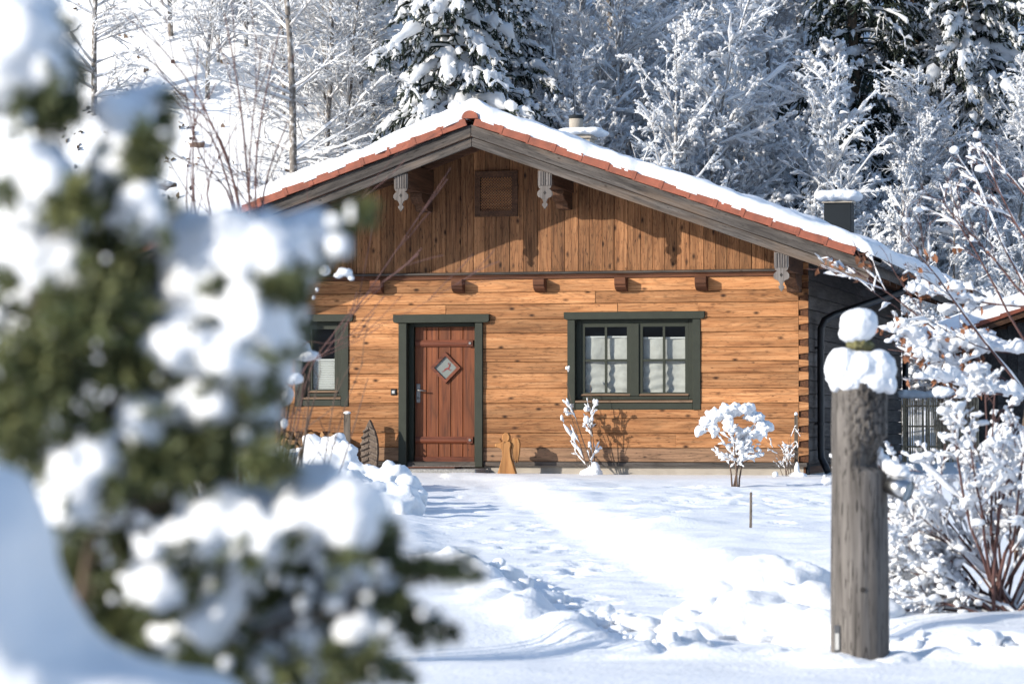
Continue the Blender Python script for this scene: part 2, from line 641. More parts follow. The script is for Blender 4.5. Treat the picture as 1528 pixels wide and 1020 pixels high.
def ground_pt(px, py):
    r = ray(px, py)
    y = 20.0
    for _ in range(40):
        z = float(base_h(np.array(x0 := 0.0), np.array(y)))
        y = 0.5 * y + 0.5 * (r.y * (CAMZ - z) / max(1e-6, -r.z))
    return r.x / r.y * y, y


PATH = [ground_pt(*p) for p in ((668, 712), (700, 738), (745, 768), (805, 803), (870, 838), (945, 878), (1030, 914), (1170, 943), (1400, 962), (1700, 972), (2400, 978))]


def path_dist(x, y):
    best = np.full(x.shape, 1e9)
    side = np.zeros(x.shape)
    for (ax, ay), (bx, by) in zip(PATH[:-1], PATH[1:]):
        dx, dy = bx - ax, by - ay
        L2 = dx * dx + dy * dy
        t = np.clip(((x - ax) * dx + (y - ay) * dy) / L2, 0, 1)
        d = np.hypot(x - ax - t * dx, y - ay - t * dy)
        s = np.sign(dx * (y - ay) - dy * (x - ax))
        m_ = d < best
        best = np.where(m_, d, best)
        side = np.where(m_, s, side)
    return best, side


def hill_h(x, y):
    left = sstep(3.0, -5.0, x)
    toe = 61 + 4.5 * (1 - left) + 1.2 * np.sin(x * 0.21)
    slope = 0.50 + 0.30 * left
    d = y - toe
    h = slope * (np.sqrt(d * d + 6.0) + d) * 0.5
    h = np.minimum(h, 60 + 0.2 * d)
    rough = sstep(0, 6, d)
    h += rough * (0.55 * vnoise(x, y, 5.0, 3, 4) + 0.9 * vnoise(x, y, 13.0, 5, 2))
    sd = np.maximum(np.abs(x) - 40, 0)
    # unseen slope added behind the viewer to darken the window reflections
    back = np.maximum(-45 - y, 0)
    h += 0.42 * (np.sqrt(back * back + 60) - math.sqrt(60)) * (1 + 0.25 * vnoise(x, y, 40.0, 8, 3))
    return h + 0.10 * sd * sstep(30, 60, y)


FOOT = []
rf_ = random.Random(23)
for k_ in range(150):
    if k_ < 60:                      # up and down the path
        t_ = rf_.uniform(0, 6.5)
        (ax, ay), (bx, by) = PATH[int(t_)], PATH[int(t_) + 1]
        fx, fy = ax + (bx - ax) * (t_ % 1) + rf_.gauss(0, 0.28), ay + (by - ay) * (t_ % 1) + rf_.gauss(0, 0.28)
        fa = math.atan2(by - ay, bx - ax) + rf_.gauss(0, 0.25)
    else:                            # trodden snow before the window
        fx, fy = rf_.gauss(2.6, 1.1), rf_.gauss(31.5, 3.2)
        fa = rf_.uniform(0, 3.14)
    FOOT.append((fx, fy, fa, rf_.uniform(0.025, 0.045)))


def foot_h(x, y):
    z = np.zeros_like(x)
    for fx, fy, fa, dp_ in FOOT:
        m_ = (np.abs(x - fx) < 0.5) & (np.abs(y - fy) < 0.5)
        if not m_.any():
            continue
        dx, dy = x[m_] - fx, y[m_] - fy
        a_, b_ = dx * math.cos(fa) + dy * math.sin(fa), -dx * math.sin(fa) + dy * math.cos(fa)
        q_ = (a_ / 0.17) ** 2 + (b_ / 0.085) ** 2
        z[m_] += -dp_ * np.exp(-q_ ** 2) + 0.35 * dp_ * np.exp(-(q_ - 1.7) ** 2 * 1.5)
    return z


def ground_h(x, y):
    z = base_h(x, y) + hill_h(x, y)
    near = sstep(58, 50, y) * (0.35 + 0.65 * sstep(41.5, 36, y))
    z += near * (0.06 * vnoise(x, y, 3.2, 21, 2) + 0.012 * vnoise(x, y, 0.5, 22, 2))
    # shallow dip across the foreground
    z += -0.07 * np.exp(-((y - 13.9 - 0.05 * x) / 0.75) ** 2) * sstep(16, 9, np.abs(x))
    d, s = path_dist(x, y)
    inpath = sstep(np.where((s < 0), 0.8 + 1.1 * sstep(20, 23, y), 1.15), 0.45, d) * near
    edge = np.exp(-((d - 0.86) / 0.2) ** 2) * near
    clod = vnoise(x, y, 0.22, 31, 3)
    z -= 0.05 * sstep(38, 40, y) * sstep(50, 46, y)
    z += -0.15 * inpath + inpath * 0.022 * vnoise(x, y, 0.26, 33, 3)
    z += edge * (0.045 + 0.085 * np.maximum(clod, -0.25)) * np.where(s < 0, 1.15, 0.30) * (0.25 + 0.75 * sstep(23, 20, y))
    # thrown-out snow spreading softly on the house side
    z += np.where(s > 0, 1, 0) * near * (0.015 + 0.06 * vnoise(x, y, 0.7, 36, 3)) * np.exp(-((d - 1.4) / 0.7) ** 2)
    # trodden area between path and house
    tr = np.exp(-(((x - 2.6) / 1.9) ** 2 + ((y - 31.5) / 5.5) ** 2)) * near
    z += tr * 0.05 * vnoise(x, y, 0.34, 35, 2)
    return z


def build_ground():
    def axis(segs):
        out = []
        for a, b_, st in segs:
            n = max(1, int(round((b_ - a) / st)))
            out += list(np.linspace(a, b_, n, endpoint=False))
        out.append(segs[-1][1])
        return np.array(out)
    xs = axis([(-320, -60, 10), (-60, -24, 3), (-24, -9, 0.6), (-9, -4, 0.16), (-4, 6.5, 0.05), (6.5, 12, 0.2), (12, 24, 0.6), (24, 60, 3), (60, 320, 10)])
    ys = axis([(-280, -60, 10), (-60, -10, 5), (-10, 8, 1.5), (8, 11, 0.2), (11, 22, 0.05), (22, 44, 0.06), (44, 60, 0.5), (60, 95, 0.35), (95, 130, 2), (130, 300, 10)])
    X, Y = np.meshgrid(xs, ys)
    Z = ground_h(X, Y) + foot_h(X, Y)
    V = np.stack([X, Y, Z], -1).reshape(-1, 3)
    nx, ny = len(xs), len(ys)
    i = (np.arange(ny - 1)[:, None] * nx + np.arange(nx - 1)[None]).ravel()
    Q = np.stack([i, i + 1, i + 1 + nx, i + nx], -1)
    me = arr_mesh('snow_ground', V, Q, 'snow_ground', True)
    me.materials.append(MATS['hill_snow'])
    me.materials.append(MATS['unseen_slope'])
    cy = V[Q[:, 0], 1]
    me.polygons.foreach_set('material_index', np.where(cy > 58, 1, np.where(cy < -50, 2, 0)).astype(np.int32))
    a = me.attributes.new('wood', 'FLOAT', 'POINT')
    w = sstep(-4.0, 1.0, V[:, 0]) * sstep(62, 68, V[:, 1]) * 1.0 + sstep(-4.0, 1.0, -V[:, 0]) * 0.16 * sstep(62, 66, V[:, 1])
    a.data.foreach_set('value', w.astype(np.float32))
    return tag(obj('snow_ground', me), kind='structure')


build_ground()


def gz(x, y):
    return float(ground_h(np.array([float(x)]), np.array([float(y)]))[0])


# ------------------------------------------------------------------ the cabin (local axes: x along the front, y into the house, z up)
HA = R(13.8)
HO = at(741, 705, 43.0)
house = thing('log_cabin', 'timber cabin with orange plank front, terracotta tiled roof and thick snow on top', 'cabin', HO, -HA)
HU = Vector((math.cos(HA), -math.sin(HA), 0))
HV = Vector((math.sin(HA), math.cos(HA), 0))


def H(u, v, z=0.0):
    return HO + HU * u + HV * v + Vector((0, 0, z))


def W(px, py, v=0.0):
    r = ray(px, py)
    t = ((HO - CAM).dot(HV) + v) / r.dot(HV)
    P = CAM + r * t
    return (P - HO).dot(HU), P.z - HO.z


HW = 4.61           # half width of the front
HL = 12.1           # length of the house
ZR, SL = 4.97, 0.357  # roof ridge (top of rafters) and pitch
VF = -1.5           # front of the verge
EV = 5.66           # eave


def zt(u):
    return ZR - SL * abs(u)


OPEN = [(-1.44, -0.22, -1, 2.25), (1.12, 3.01, 0.96, 2.30), (-3.05, -2.28, 1.01, 2.30)]

# core walls behind the planks
core = MB()
for u0, u1 in ((-4.58, -3.05), (-2.28, -1.44), (-0.22, 1.12), (3.01, 4.56)):
    core.box(u0, u1, 0.002, 0.16, 0.0, 2.95)
for u0, u1, z0, z1 in ((-3.05, -2.28, 0.0, 1.01), (-3.05, -2.28, 2.30, 2.95), (-1.44, -0.22, 2.25, 2.95), (1.12, 3.01, 0.0, 0.96), (1.12, 3.01, 2.30, 2.95)):
    core.box(u0, u1, 0.002, 0.16, z0, z1)
core.xz([(-4.55, 2.95), (4.55, 2.95), (4.55, zt(4.55) - 0.13), (0, ZR - 0.13), (-4.55, zt(4.55) - 0.13)], 0.002, 0.16)
core.box(-4.58, -4.4, 0.16, HL, 0.0, zt(4.6) - 0.12)
core.box(4.4, 4.555, 0.16, HL - 0.02, 0.0, zt(4.6) - 0.12)
core.xz([(-4.38, 0), (4.38, 0), (4.38, zt(4.4) - 0.13), (0, ZR - 0.13), (-4.38, zt(4.4) - 0.13)], HL - 0.2, HL - 0.03)
core.build('wall_core', 'log_dark', house)
MB().box(-4.55, 4.53, 0.0, HL, -0.7, 0.12).build('plinth', 'concrete', house)
MB().box(-4.60, 4.585, -0.062, 0.0, 0.105, 0.162).build('base_board', 'weathered', house)

front = MB().box(-4.6, 4.45, 0.0, 0.002, 2.8, 2.84).build('front_wall', 'log_dark', house)


def plank(u0, u1, z0, z1, t, parent, mat='larch', c=0.007):
    gap = 0.0025
    z0 += gap
    z1 -= gap
    mb = MB().yz([(0.0, z0), (-t + c, z0), (-t, z0 + c), (-t, z1 - c), (-t + c, z1), (0.0, z1)], u0 + 0.0015, u1 - 0.0015)
    return mb.build('plank', mat, parent)


Z0, Z1, NC = 0.165, 2.84, 13
rs = random.Random(5)
hgt = [rs.uniform(0.85, 1.15) for _ in range(NC)]
sh = sum(hgt)
zc = [Z0]
for h_ in hgt:
    zc.append(zc[-1] + h_ / sh * (Z1 - Z0))
CORNER = 4.47
for i in range(NC):
    a, b_ = zc[i], zc[i + 1]
    cuts = [o_ for o_ in sorted(OPEN) if o_[2] < b_ - 0.01 and o_[3] > a + 0.01]
    segs, cur = [], -4.6
    for o_ in cuts:
        segs.append((cur, o_[0], a, b_))
        if o_[2] > a + 0.02:
            segs.append((o_[0], o_[1], a, o_[2]))
        if o_[3] < b_ - 0.02:
            segs.append((o_[0], o_[1], o_[3], b_))
        cur = o_[1]
    segs.append((cur, CORNER, a, b_))
    for u0, u1, q0, q1 in segs:
        parts = [(u0, u1)]
        if u1 - u0 > 3.0 or (u1 - u0 > 1.6 and rs.random() < 0.3):
            m_ = rs.uniform(u0 + 0.3 * (u1 - u0), u0 + 0.7 * (u1 - u0))
            parts = [(u0, m_), (m_, u1)]
        for p0, p1 in parts:
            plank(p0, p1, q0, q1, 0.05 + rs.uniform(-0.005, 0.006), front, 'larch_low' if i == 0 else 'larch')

# dovetailed corner: front logs' ends between the dark ends of the side logs
corner = MB().box(4.45, 4.56, 0.004, 0.15, 0.165, 3.2).build('corner_post', 'log_dark', house)
for i in range(NC + 1):
    a = zc[i] if i < NC else Z1
    b_ = zc[i + 1] if i < NC else 3.02
    m_ = a + 0.55 * (b_ - a)
    MB().xz([(CORNER + 0.002, a + 0.022), (4.605, a + 0.004), (4.605, m_ - 0.002), (CORNER + 0.002, m_ - 0.022)], -0.028, 0.003).build('side_log_end', 'log_dark', corner)
    MB().xz([(CORNER + 0.002, m_ - 0.018), (4.61, m_ + 0.002), (4.61, b_ + 0.002), (CORNER + 0.002, b_ + 0.018)], -0.049, 0.002).build('front_log_end', 'larch', corner)

# right-hand side wall, dark weathered planks
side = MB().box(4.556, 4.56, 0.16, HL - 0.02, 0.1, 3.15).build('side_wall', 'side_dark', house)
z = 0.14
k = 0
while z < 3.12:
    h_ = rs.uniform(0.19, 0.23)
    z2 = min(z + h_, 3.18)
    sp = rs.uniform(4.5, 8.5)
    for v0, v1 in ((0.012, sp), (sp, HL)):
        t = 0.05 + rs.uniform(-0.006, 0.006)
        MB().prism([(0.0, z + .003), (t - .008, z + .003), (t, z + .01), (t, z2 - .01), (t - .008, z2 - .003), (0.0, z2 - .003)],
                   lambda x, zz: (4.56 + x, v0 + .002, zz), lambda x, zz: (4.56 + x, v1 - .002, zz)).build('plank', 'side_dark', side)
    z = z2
MB().box(4.57, 4.60, 0.02, 0.14, -0.1, 0.13).build('corner_base', 'slate_clad', house)

# gable boards
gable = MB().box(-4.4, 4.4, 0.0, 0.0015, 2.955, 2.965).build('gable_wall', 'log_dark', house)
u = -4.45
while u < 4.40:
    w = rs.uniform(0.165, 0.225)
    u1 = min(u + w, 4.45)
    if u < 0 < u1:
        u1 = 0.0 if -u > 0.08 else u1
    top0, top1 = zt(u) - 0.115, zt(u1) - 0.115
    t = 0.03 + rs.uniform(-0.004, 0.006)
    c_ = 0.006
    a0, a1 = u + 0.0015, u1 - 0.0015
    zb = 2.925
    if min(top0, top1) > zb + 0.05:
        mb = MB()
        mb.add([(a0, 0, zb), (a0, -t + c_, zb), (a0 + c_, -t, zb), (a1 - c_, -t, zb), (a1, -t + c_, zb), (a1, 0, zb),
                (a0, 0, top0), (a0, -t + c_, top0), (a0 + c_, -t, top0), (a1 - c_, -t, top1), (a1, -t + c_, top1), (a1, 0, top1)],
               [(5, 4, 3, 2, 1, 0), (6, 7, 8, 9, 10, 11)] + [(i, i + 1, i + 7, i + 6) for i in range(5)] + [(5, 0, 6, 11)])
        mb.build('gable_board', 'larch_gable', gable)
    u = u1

# belt course and its brackets
belt = MB().yz([(0, 2.84), (-0.075, 2.84), (-0.075, 2.872), (-0.09, 2.885), (-0.09, 2.905), (0, 2.905)], -4.6, 4.45).build('belt_course', 'belt_wood', house)
MB().yz([(0, 2.906), (-0.12, 2.906), (-0.125, 2.93), (-0.04, 2.945), (0, 2.945)], -4.6, 4.44).build('belt_ledge', 'weathered', belt)
for px in (318, 439, 560.5, 682, 804, 925.5, 1045.5):
    uc = W(px, 425, -0.2)[0]
    mb = MB().yz([(-0.0, 2.838), (-0.23, 2.838), (-0.23, 2.745), (-0.205, 2.72), (-0.205, 2.70), (-0.15, 2.66), (-0.05, 2.64), (0.0, 2.64)], uc - 0.085, uc + 0.085)
    mb.build('bracket', 'belt_wood', belt, bevel=0.006)

# vent with diagonal lattice
vf = MB()
vu0, vu1, vz0, vz1, fw = -0.317, 0.334, 3.76, 4.43, 0.085
vf.box(vu0, vu1, -0.075, -0.03, vz1 - fw, vz1).box(vu0, vu1, -0.075, -0.03, vz0, vz0 + fw)
vf.box(vu0, vu0 + fw, -0.074, -0.03, vz0 + fw, vz1 - fw).box(vu1 - fw, vu1, -0.074, -0.03, vz0 + fw, vz1 - fw)
vent = vf.build('gable_vent', 'beam', house)
MB().box(vu0 + fw, vu1 - fw, -0.042, -0.037, vz0 + fw, vz1 - fw).build('backing', 'room_dark', vent)
lat = MB()
iw, ih = vu1 - vu0 - 2 * fw, vz1 - vz0 - 2 * fw
for sgn in (1, -1):
    d = -ih
    while d < iw:
        a0 = max(0.0, -d) if sgn > 0 else max(0.0, -d)
        s0, s1 = max(0, d), min(iw, d + ih)
        if s1 - s0 > 0.02:
            y_ = -0.054 if sgn > 0 else -0.046
            p = [(s0, s0 - d), (s0 + 0.014, s0 - d), (s1, s1 - d - 0.014), (s1, s1 - d)]
            if sgn < 0:
                p = [(iw - x, z_) for x, z_ in p]
            lat.xz([(vu0 + fw + x, vz0 + fw + max(0, z_)) for x, z_ in p], y_, y_ + 0.007)
        d += 0.042
lat.build('lattice', 'larch', vent)


# --- door
def trim(parent, name, boxes, mat='green_paint', bev=0.006):
    for bx in boxes:
        MB().box(*bx).build(name, mat, parent, bevel=bev)


dframe = MB().xz([(-1.55, 2.225), (-1.52, 2.205), (-0.115, 2.205), (-0.085, 2.225), (-0.085, 2.33), (-1.55, 2.33)], -0.125, -0.045).build('door_frame', 'green_paint', house, bevel=0.006)
trim(dframe, 'post', [(-1.473, -1.348, -0.10, 0.14, 0.085, 2.205), (-0.305, -0.19, -0.10, 0.14, 0.085, 2.205)])
trim(dframe, 'jamb', [(-1.348, -1.275, 0.03, 0.15, 0.085, 2.205), (-0.345, -0.305, 0.03, 0.15, 0.085, 2.205), (-1.275, -0.345, 0.03, 0.15, 2.15, 2.205)])
trim(dframe, 'threshold', [(-1.348, -0.305, -0.06, 0.15, 0.085, 0.118)], 'weathered_light')
DV = 0.085
door = MB().box(-1.273, -0.347, DV + 0.02, DV + 0.06, 0.122, 2.148).build('door', 'room_dark', house)
bw = (1.273 - 0.347) / 5
for i in range(5):
    a0 = -1.273 + bw * i + 0.002
    a1 = a0 + bw - 0.004
    MB().prism([(a0, DV + .02), (a0, DV + .008), (a0 + .008, DV), (a1 - .008, DV), (a1, DV + .008), (a1, DV + .02)], lambda x, y: (x, y, 0.122), lambda x, y: (x, y, 2.148)).build('door_board', 'door_wood', door)
for z0, z1 in ((1.855, 1.955), (0.43, 0.53)):
    s_ = MB().yz([(DV, z0), (DV - .018, z0), (DV - .034, z0 + .03), (DV - .034, z1 - .03), (DV - .018, z1), (DV, z1)], -1.255, -0.365).build('door_strap', 'door_strap_wood', door)
MB().box(-1.27, -0.35, DV - 0.022, DV - 0.001, 0.126, 0.235).build('kick_board', 'door_strap_wood', door, bevel=0.006)
for z_ in (1.905, 0.48):
    pl = MB().box(-0.46, -0.37, DV - 0.046, DV - 0.035, z_ - 0.05, z_ + 0.05).build('strap_plate', 'door_strap_wood', door, bevel=0.003)
    MB().tube([(-0.415, DV - 0.058, z_), (-0.415, DV - 0.045, z_)], 0.020, 8).build('bolt', 'iron', door)
dcu, dcz = -0.795, 1.545


def ringpoly(outer, inner, y0, y1):
    mb = MB()
    n = len(outer)
    mb.add([(x, y0, z_) for x, z_ in outer] + [(x, y0, z_) for x, z_ in inner] + [(x, y1, z_) for x, z_ in outer] + [(x, y1, z_) for x, z_ in inner],
           [f_ for i in range(n) for f_ in ((i, (i + 1) % n, n + (i + 1) % n, n + i), (2 * n + i, 3 * n + i, 3 * n + (i + 1) % n, 2 * n + (i + 1) % n),
                                           (i, 2 * n + i, 2 * n + (i + 1) % n, (i + 1) % n), (n + i, n + (i + 1) % n, 3 * n + (i + 1) % n, 3 * n + i))])
    return mb


dia = lambda r_: [(dcu, dcz + r_), (dcu + r_, dcz), (dcu, dcz - r_), (dcu - r_, dcz)]
ringpoly(dia(0.232), dia(0.172), DV - 0.036, DV - 0.002).build('diamond_frame', 'door_strap_wood', door)
MB().xz(dia(0.173), DV - 0.008, DV - 0.003).build('diamond_pane', 'frosted_pane', door)
deer = MB()
sc_ = 0.0013


def dp(pts):
    deer.xz([(dcu + (x - 50) * sc_ + 0.01, dcz + (50 - y) * sc_) for x, y in pts], DV - 0.013, DV - 0.0085)


dp([(20, 72), (45, 55), (72, 48), (84, 58), (78, 68), (52, 72), (30, 82)])     # body
dp([(72, 48), (80, 24), (90, 20), (92, 32), (84, 58)])                          # neck
dp([(80, 24), (96, 22), (102, 30), (90, 34)])                                   # head
dp([(76, 66), (98, 74), (106, 70), (108, 75), (97, 82), (72, 72)])              # foreleg
dp([(30, 74), (14, 88), (-6, 90), (-6, 95), (18, 95), (38, 80)])                # hind leg
dp([(82, 24), (70, 4), (72, -8), (76, 4), (82, -6), (80, 8), (88, 22)])         # antlers
dp([(88, 22), (94, 2), (104, -4), (99, 6), (96, 12), (93, 22)])
deer.build('deer_motif', 'deer_red', door)
MB().box(-1.245, -1.185, DV - 0.012, DV - 0.001, 1.03, 1.31).build('handle_plate', 'iron', door, bevel=0.005)
MB().tube([(-1.215, DV - 0.01, 1.215), (-1.215, DV - 0.06, 1.215), (-1.20, DV - 0.07, 1.213), (-1.08, DV - 0.07, 1.205)], 0.011, 8).build('lever', 'iron', door, True)
MB().tube([(-1.215, DV - 0.02, 1.10), (-1.215, DV - 0.010, 1.10)], 0.017, 8).build('lock_cylinder', 'iron', door, True)

# door bell
bell = MB().box(-1.60, -1.51, -0.075, -0.045, 1.14, 1.235).build('door_bell', 'bell_black', house, bevel=0.008)
MB().box(-1.578, -1.532, -0.085, -0.074, 1.165, 1.21).build('button', 'bell_button', bell, bevel=0.004)


# --- windows
def window(u0, u1, z0, z1, lu0, lu1, lz, panes, mull, name='window'):
    """u0..z1: opening between the trim boards"""
    win = MB().xz([(lu0, lz[0] + .025), (lu0 + .03, lz[0]), (lu1 - .03, lz[0]), (lu1, lz[0] + .025), (lu1, lz[1]), (lu0, lz[1])], -0.09, -0.042).build(name, 'green_paint', house, bevel=0.006)
    tw = 0.115
    trim(win, 'side_trim', [(u0 - tw, u0, -0.07, 0.12, z0 - 0.1, lz[0]), (u1, u1 + tw, -0.07, 0.12, z0 - 0.1, lz[0])])
    trim(win, 'bottom_trim', [(u0, u1, -0.062, 0.12, z0 - 0.095, z0)])
    MB().yz([(0.10, z0 + .05), (-0.075, z0 + .035), (-0.075, z0 + .008), (0.10, z0 + .002)], u0 + 0.003, u1 - 0.003).build('sill', 'sill_wood', win)
    FV = 0.02
    fr_ = 0.075
    trim(win, 'frame', [(u0, u0 + fr_, FV, FV + .07, z0 + .05, lz[0]), (u1 - fr_, u1, FV, FV + .07, z0 + .05, lz[0]),
                        (u0 + fr_, u1 - fr_, FV, FV + .07, lz[0] - .06, lz[0]), (u0 + fr_, u1 - fr_, FV, FV + .07, z0 + .05, z0 + .10)], bev=0.004)
    if mull:
        trim(win, 'mullion', [(mull[0], mull[1], FV - 0.015, FV + .07, z0 + .10, lz[0] - .06)], bev=0.004)
    return win, FV


def sash(win, u0, u1, z0, z1, FV, cross=True, pw=0.0):
    """u0..z1: outline of the casement; stiles, rails, bars and panes"""
    s = 0.05
    sv = FV + 0.004
    sa = MB().box(u0, u1, sv, sv + .045, z1 - s, z1).box(u0, u1, sv, sv + .045, z0, z0 + s).box(u0, u0 + s, sv + .001, sv + .046, z0 + s, z1 - s).box(u1 - s, u1, sv + .001, sv + .046, z0 + s, z1 - s).build('sash', 'green_paint', win)
    MB().yz([(sv - .03, z0 + .004), (sv, z0 + .03), (sv, z0 - .004)], u0, u1).build('drip_rail', 'sill_wood', win)
    um, zm = (u0 + u1) / 2, z0 + 0.49 * (z1 - z0)
    if cross:
        bar = 0.017
        MB().box(um - bar, um + bar, sv + .006, sv + .04, z0 + s, z1 - s).build('glazing_bar', 'green_paint', win)
        MB().box(u0 + s, u1 - s, sv + .008, sv + .038, zm - bar, zm + bar).build('glazing_bar', 'green_paint', win)
        cells = [(u0 + s, um - bar, z0 + s, zm - bar), (um + bar, u1 - s, z0 + s, zm - bar), (u0 + s, um - bar, zm + bar, z1 - s), (um + bar, u1 - s, zm + bar, z1 - s)]
    else:
        cells = [(u0 + s, u1 - s, z0 + s, z1 - s)]
    for a0, a1, q0, q1 in cells:
        MB().add([(a0, sv + .02, q0), (a1, sv + .02, q0), (a1, sv + .02, q1), (a0, sv + .02, q1)], [(0, 1, 2, 3)]).build('pane', 'glass', win)


def room(win, u0, u1, z0, z1, depth=1.6):
    mb = MB()
    y0 = 0.165
    mb.add([(u0, y0, z0), (u1, y0, z0), (u1, y0, z1), (u0, y0, z1), (u0 - .5, depth, z0 - .3), (u1 + .5, depth, z0 - .3), (u1 + .5, depth, z1 + .2), (u0 - .5, depth, z1 + .2)],
           [(4, 5, 6, 7), (0, 1, 5, 4), (1, 2, 6, 5), (2, 3, 7, 6), (3, 0, 4, 7)])
    mb.build('room_lining', 'room_dark', win)


def curtain(win, u0, u1, z0, z1, y, seed):
    """gathered blind: soft horizontal folds, side hems pulled in"""
    nu, nz = 40, 60
    uu = np.linspace(0, 1, nu)
    zz = np.linspace(0, 1, nz)
    A, B = np.meshgrid(uu, zz)
    X = u0 + A * (u1 - u0) + 0.003 * np.sin(B * 26 + seed) * (np.abs(A - .5) * 2) ** 3 * (1 - B)
    Z = z0 + B * (z1 - z0)
    low = np.clip(1 - B * 1.25, 0, 1)
    Yy = y + 0.013 * low * np.sin(B * 34 + 1.3 * np.sin(A * 5 + seed)) + 0.010 * vnoise(A * 10, B * 10, 2.2, seed, 2) + 0.012 * np.sin(A * 9 + seed)
    V = np.stack([X, Yy, Z], -1).reshape(-1, 3)
    i = (np.arange(nz - 1)[:, None] * nu + np.arange(nu - 1)[None]).ravel()
    me = arr_mesh('curtain', V, np.stack([i, i + 1, i + 1 + nu, i + nu], -1), 'cloth', True)
    cu = obj('curtain', me, win)
    MB().box(u0 - .005, u1 + .005, y - 0.018, y + .005, z1 - 0.012, z1 + 0.012).build('curtain_rail', 'blind_white', win)


win, FV = window(1.195, 2.935, 1.02, 2.24, 1.03, 3.115, (2.235, 2.345), None, (2.0, 2.13))
sash(win, 1.272, 1.998, 1.125, 2.178, FV)
sash(win, 2.132, 2.858, 1.125, 2.178, FV)
room(win, 1.195, 2.935, 1.03, 2.28)
curtain(win, 1.30, 1.975, 1.17, 1.985, 0.105, 3)
curtain(win, 2.16, 2.835, 1.17, 1.965, 0.105, 8)

win2, FV = window(-2.972, -2.37, 1.075, 2.24, -3.16, -2.18, (2.235, 2.345), None, None)
sash(win2, -2.895, -2.447, 1.18, 2.178, FV, cross=False)
room(win2, -2.972, -2.37, 1.08, 2.28)
bl = MB()
zz = 1.235
i = 0
pts = []
while zz < 1.66:
    pts.append((0.085 + (0.014 if i % 2 else 0.0), zz))
    zz += 0.0135
    i += 1
bl.yz(pts + [(p[0] + .004, p[1]) for p in pts[::-1]], -2.85, -2.49)
bl.build('pleated_blind', 'blind_white', win2)
MB().box(-2.855, -2.485, 0.082, 0.104, 1.655, 1.685).build('blind_rail', 'blind_white', win2)

# --- roof
roof = MB()
roof.xz([(-EV, zt(EV) - 0.10), (0, ZR - 0.10), (EV, zt(EV) - 0.10), (EV, zt(EV)), (0, ZR), (-EV, zt(EV))], VF + 0.045, HL + 0.9)
roof = roof.build('roof', 'soffit', house)
for sg in (-1, 1):
    f = lambda u_, dz: (sg * u_, zt(u_) + dz)
    # bargeboards, two deep, each laid out along its own length
    for lo_, hi_, y0_, y1_, en in ((-0.165, 0.004, VF, VF + 0.042, EV + 0.02), (-0.305, -0.174, VF + 0.038, VF + 0.078, EV - 0.04)):
        c_, s_ = math.cos(math.atan(SL)), math.sin(math.atan(SL))
        pl_ = []
        for uu_, dz in ((0.003, lo_), (en, lo_), (en + (0.04 if lo_ < -0.2 else 0), hi_), (0.003, hi_)):
            zz_ = -SL * uu_ + dz
            pl_.append((uu_ * c_ - zz_ * s_, uu_ * s_ + zz_ * c_))
        o = MB().xz([(sg * a, c2) for a, c2 in pl_], y0_, y1_).build('bargeboard', 'weathered', roof, bevel=0.004)
        o.location = (0, 0, ZR)
        o.rotation_euler = (0, sg * math.atan(SL), 0)
    # flying rafters under the overhang
    for v_ in (-1.02, -0.42):
        MB().xz([f(0.0, -0.20), f(EV - 0.1, -0.20), f(EV - 0.1, -0.101), f(0.0, -0.101)], v_, v_ + 0.08).build('rafter', 'soffit', roof)
    # eave board
    MB().box(min(sg * EV, sg * (EV + .025)), max(sg * EV, sg * (EV + .025)), VF + 0.05, HL + 0.9, zt(EV) - 0.16, zt(EV) - 0.005).build('eave_board', 'weathered', roof)
    # sparse rafter tails along the side eave
    v_ = 0.4
    while v_ < HL:
        MB().xz([f(4.62, -0.23), f(EV - .03, -0.21), f(EV - .03, -0.101), f(4.62, -0.101)], v_, v_ + 0.09).build('rafter_tail', 'soffit', roof)
        v_ += 0.85
    # purlins carried out to the verge, with a stepped bracket at the wall and a carved pendant
    for uc, ph in ((1.06, 0.32), (4.43, 0.36)):
        if sg < 0 and uc > 2:
            pass
        top = zt(uc) - 0.115
        x0, x1 = sg * uc - 0.11, sg * uc + 0.11
        zb_ = top - 0.07 - ph
        lo = min(zt(uc - .11), zt(uc + .11)) - 0.103
        pu = MB().yz([(VF + 0.10, lo), (VF + 0.10, zb_ + 0.10), (VF + 0.22, zb_), (0.0, zb_), (0.0, lo)], x0, x1).build('purlin', 'beam', house, bevel=0.008)
        MB().yz([(0.0, zb_ - .002), (-0.62, zb_ - .002), (-0.62, zb_ - 0.07), (-0.50, zb_ - 0.15), (-0.36, zb_ - 0.17), (-0.30, zb_ - 0.25), (0.0, zb_ - 0.25)], x0 + .02, x1 - .02).build('purlin_bracket', 'beam', pu, bevel=0.006)
        # pendant
        cx, tp = sg * uc, zt(uc) - 0.29
        half = [(0.10, 0.0), (0.10, -0.20), (0.085, -0.245), (0.060, -0.262), (0.085, -0.275), (0.108, -0.305), (0.110, -0.345), (0.090, -0.375), (0.058, -0.385), (0.040, -0.40),
                (0.025, -0.43), (0.020, -0.455), (0.043, -0.475), (0.030, -0.505), (0.0, -0.545)]
        pp = [(cx + a, tp + c_) for a, c_ in half] + [(cx - a, tp + c_) for a, c_ in half[-2::-1]]
        pe = MB().xz(pp, VF + 0.078, VF + 0.105).build('pendant', 'weathered_light', pu)
        for a in (-0.07, -0.035, 0.0, 0.035, 0.07):
            MB().box(cx + a - 0.011, cx + a + 0.011, VF + 0.066, VF + 0.079, tp - 0.21, tp - 0.012).build('flute', 'weathered_light', pe)
        MB().xz([(cx, tp - 0.285), (cx + .022, tp - .315), (cx, tp - .345), (cx - .022, tp - .315)], VF + 0.075, VF + 0.0785).build('hole_shade', 'room_dark', pe)  # dark plate on the front in place of a shaded hole

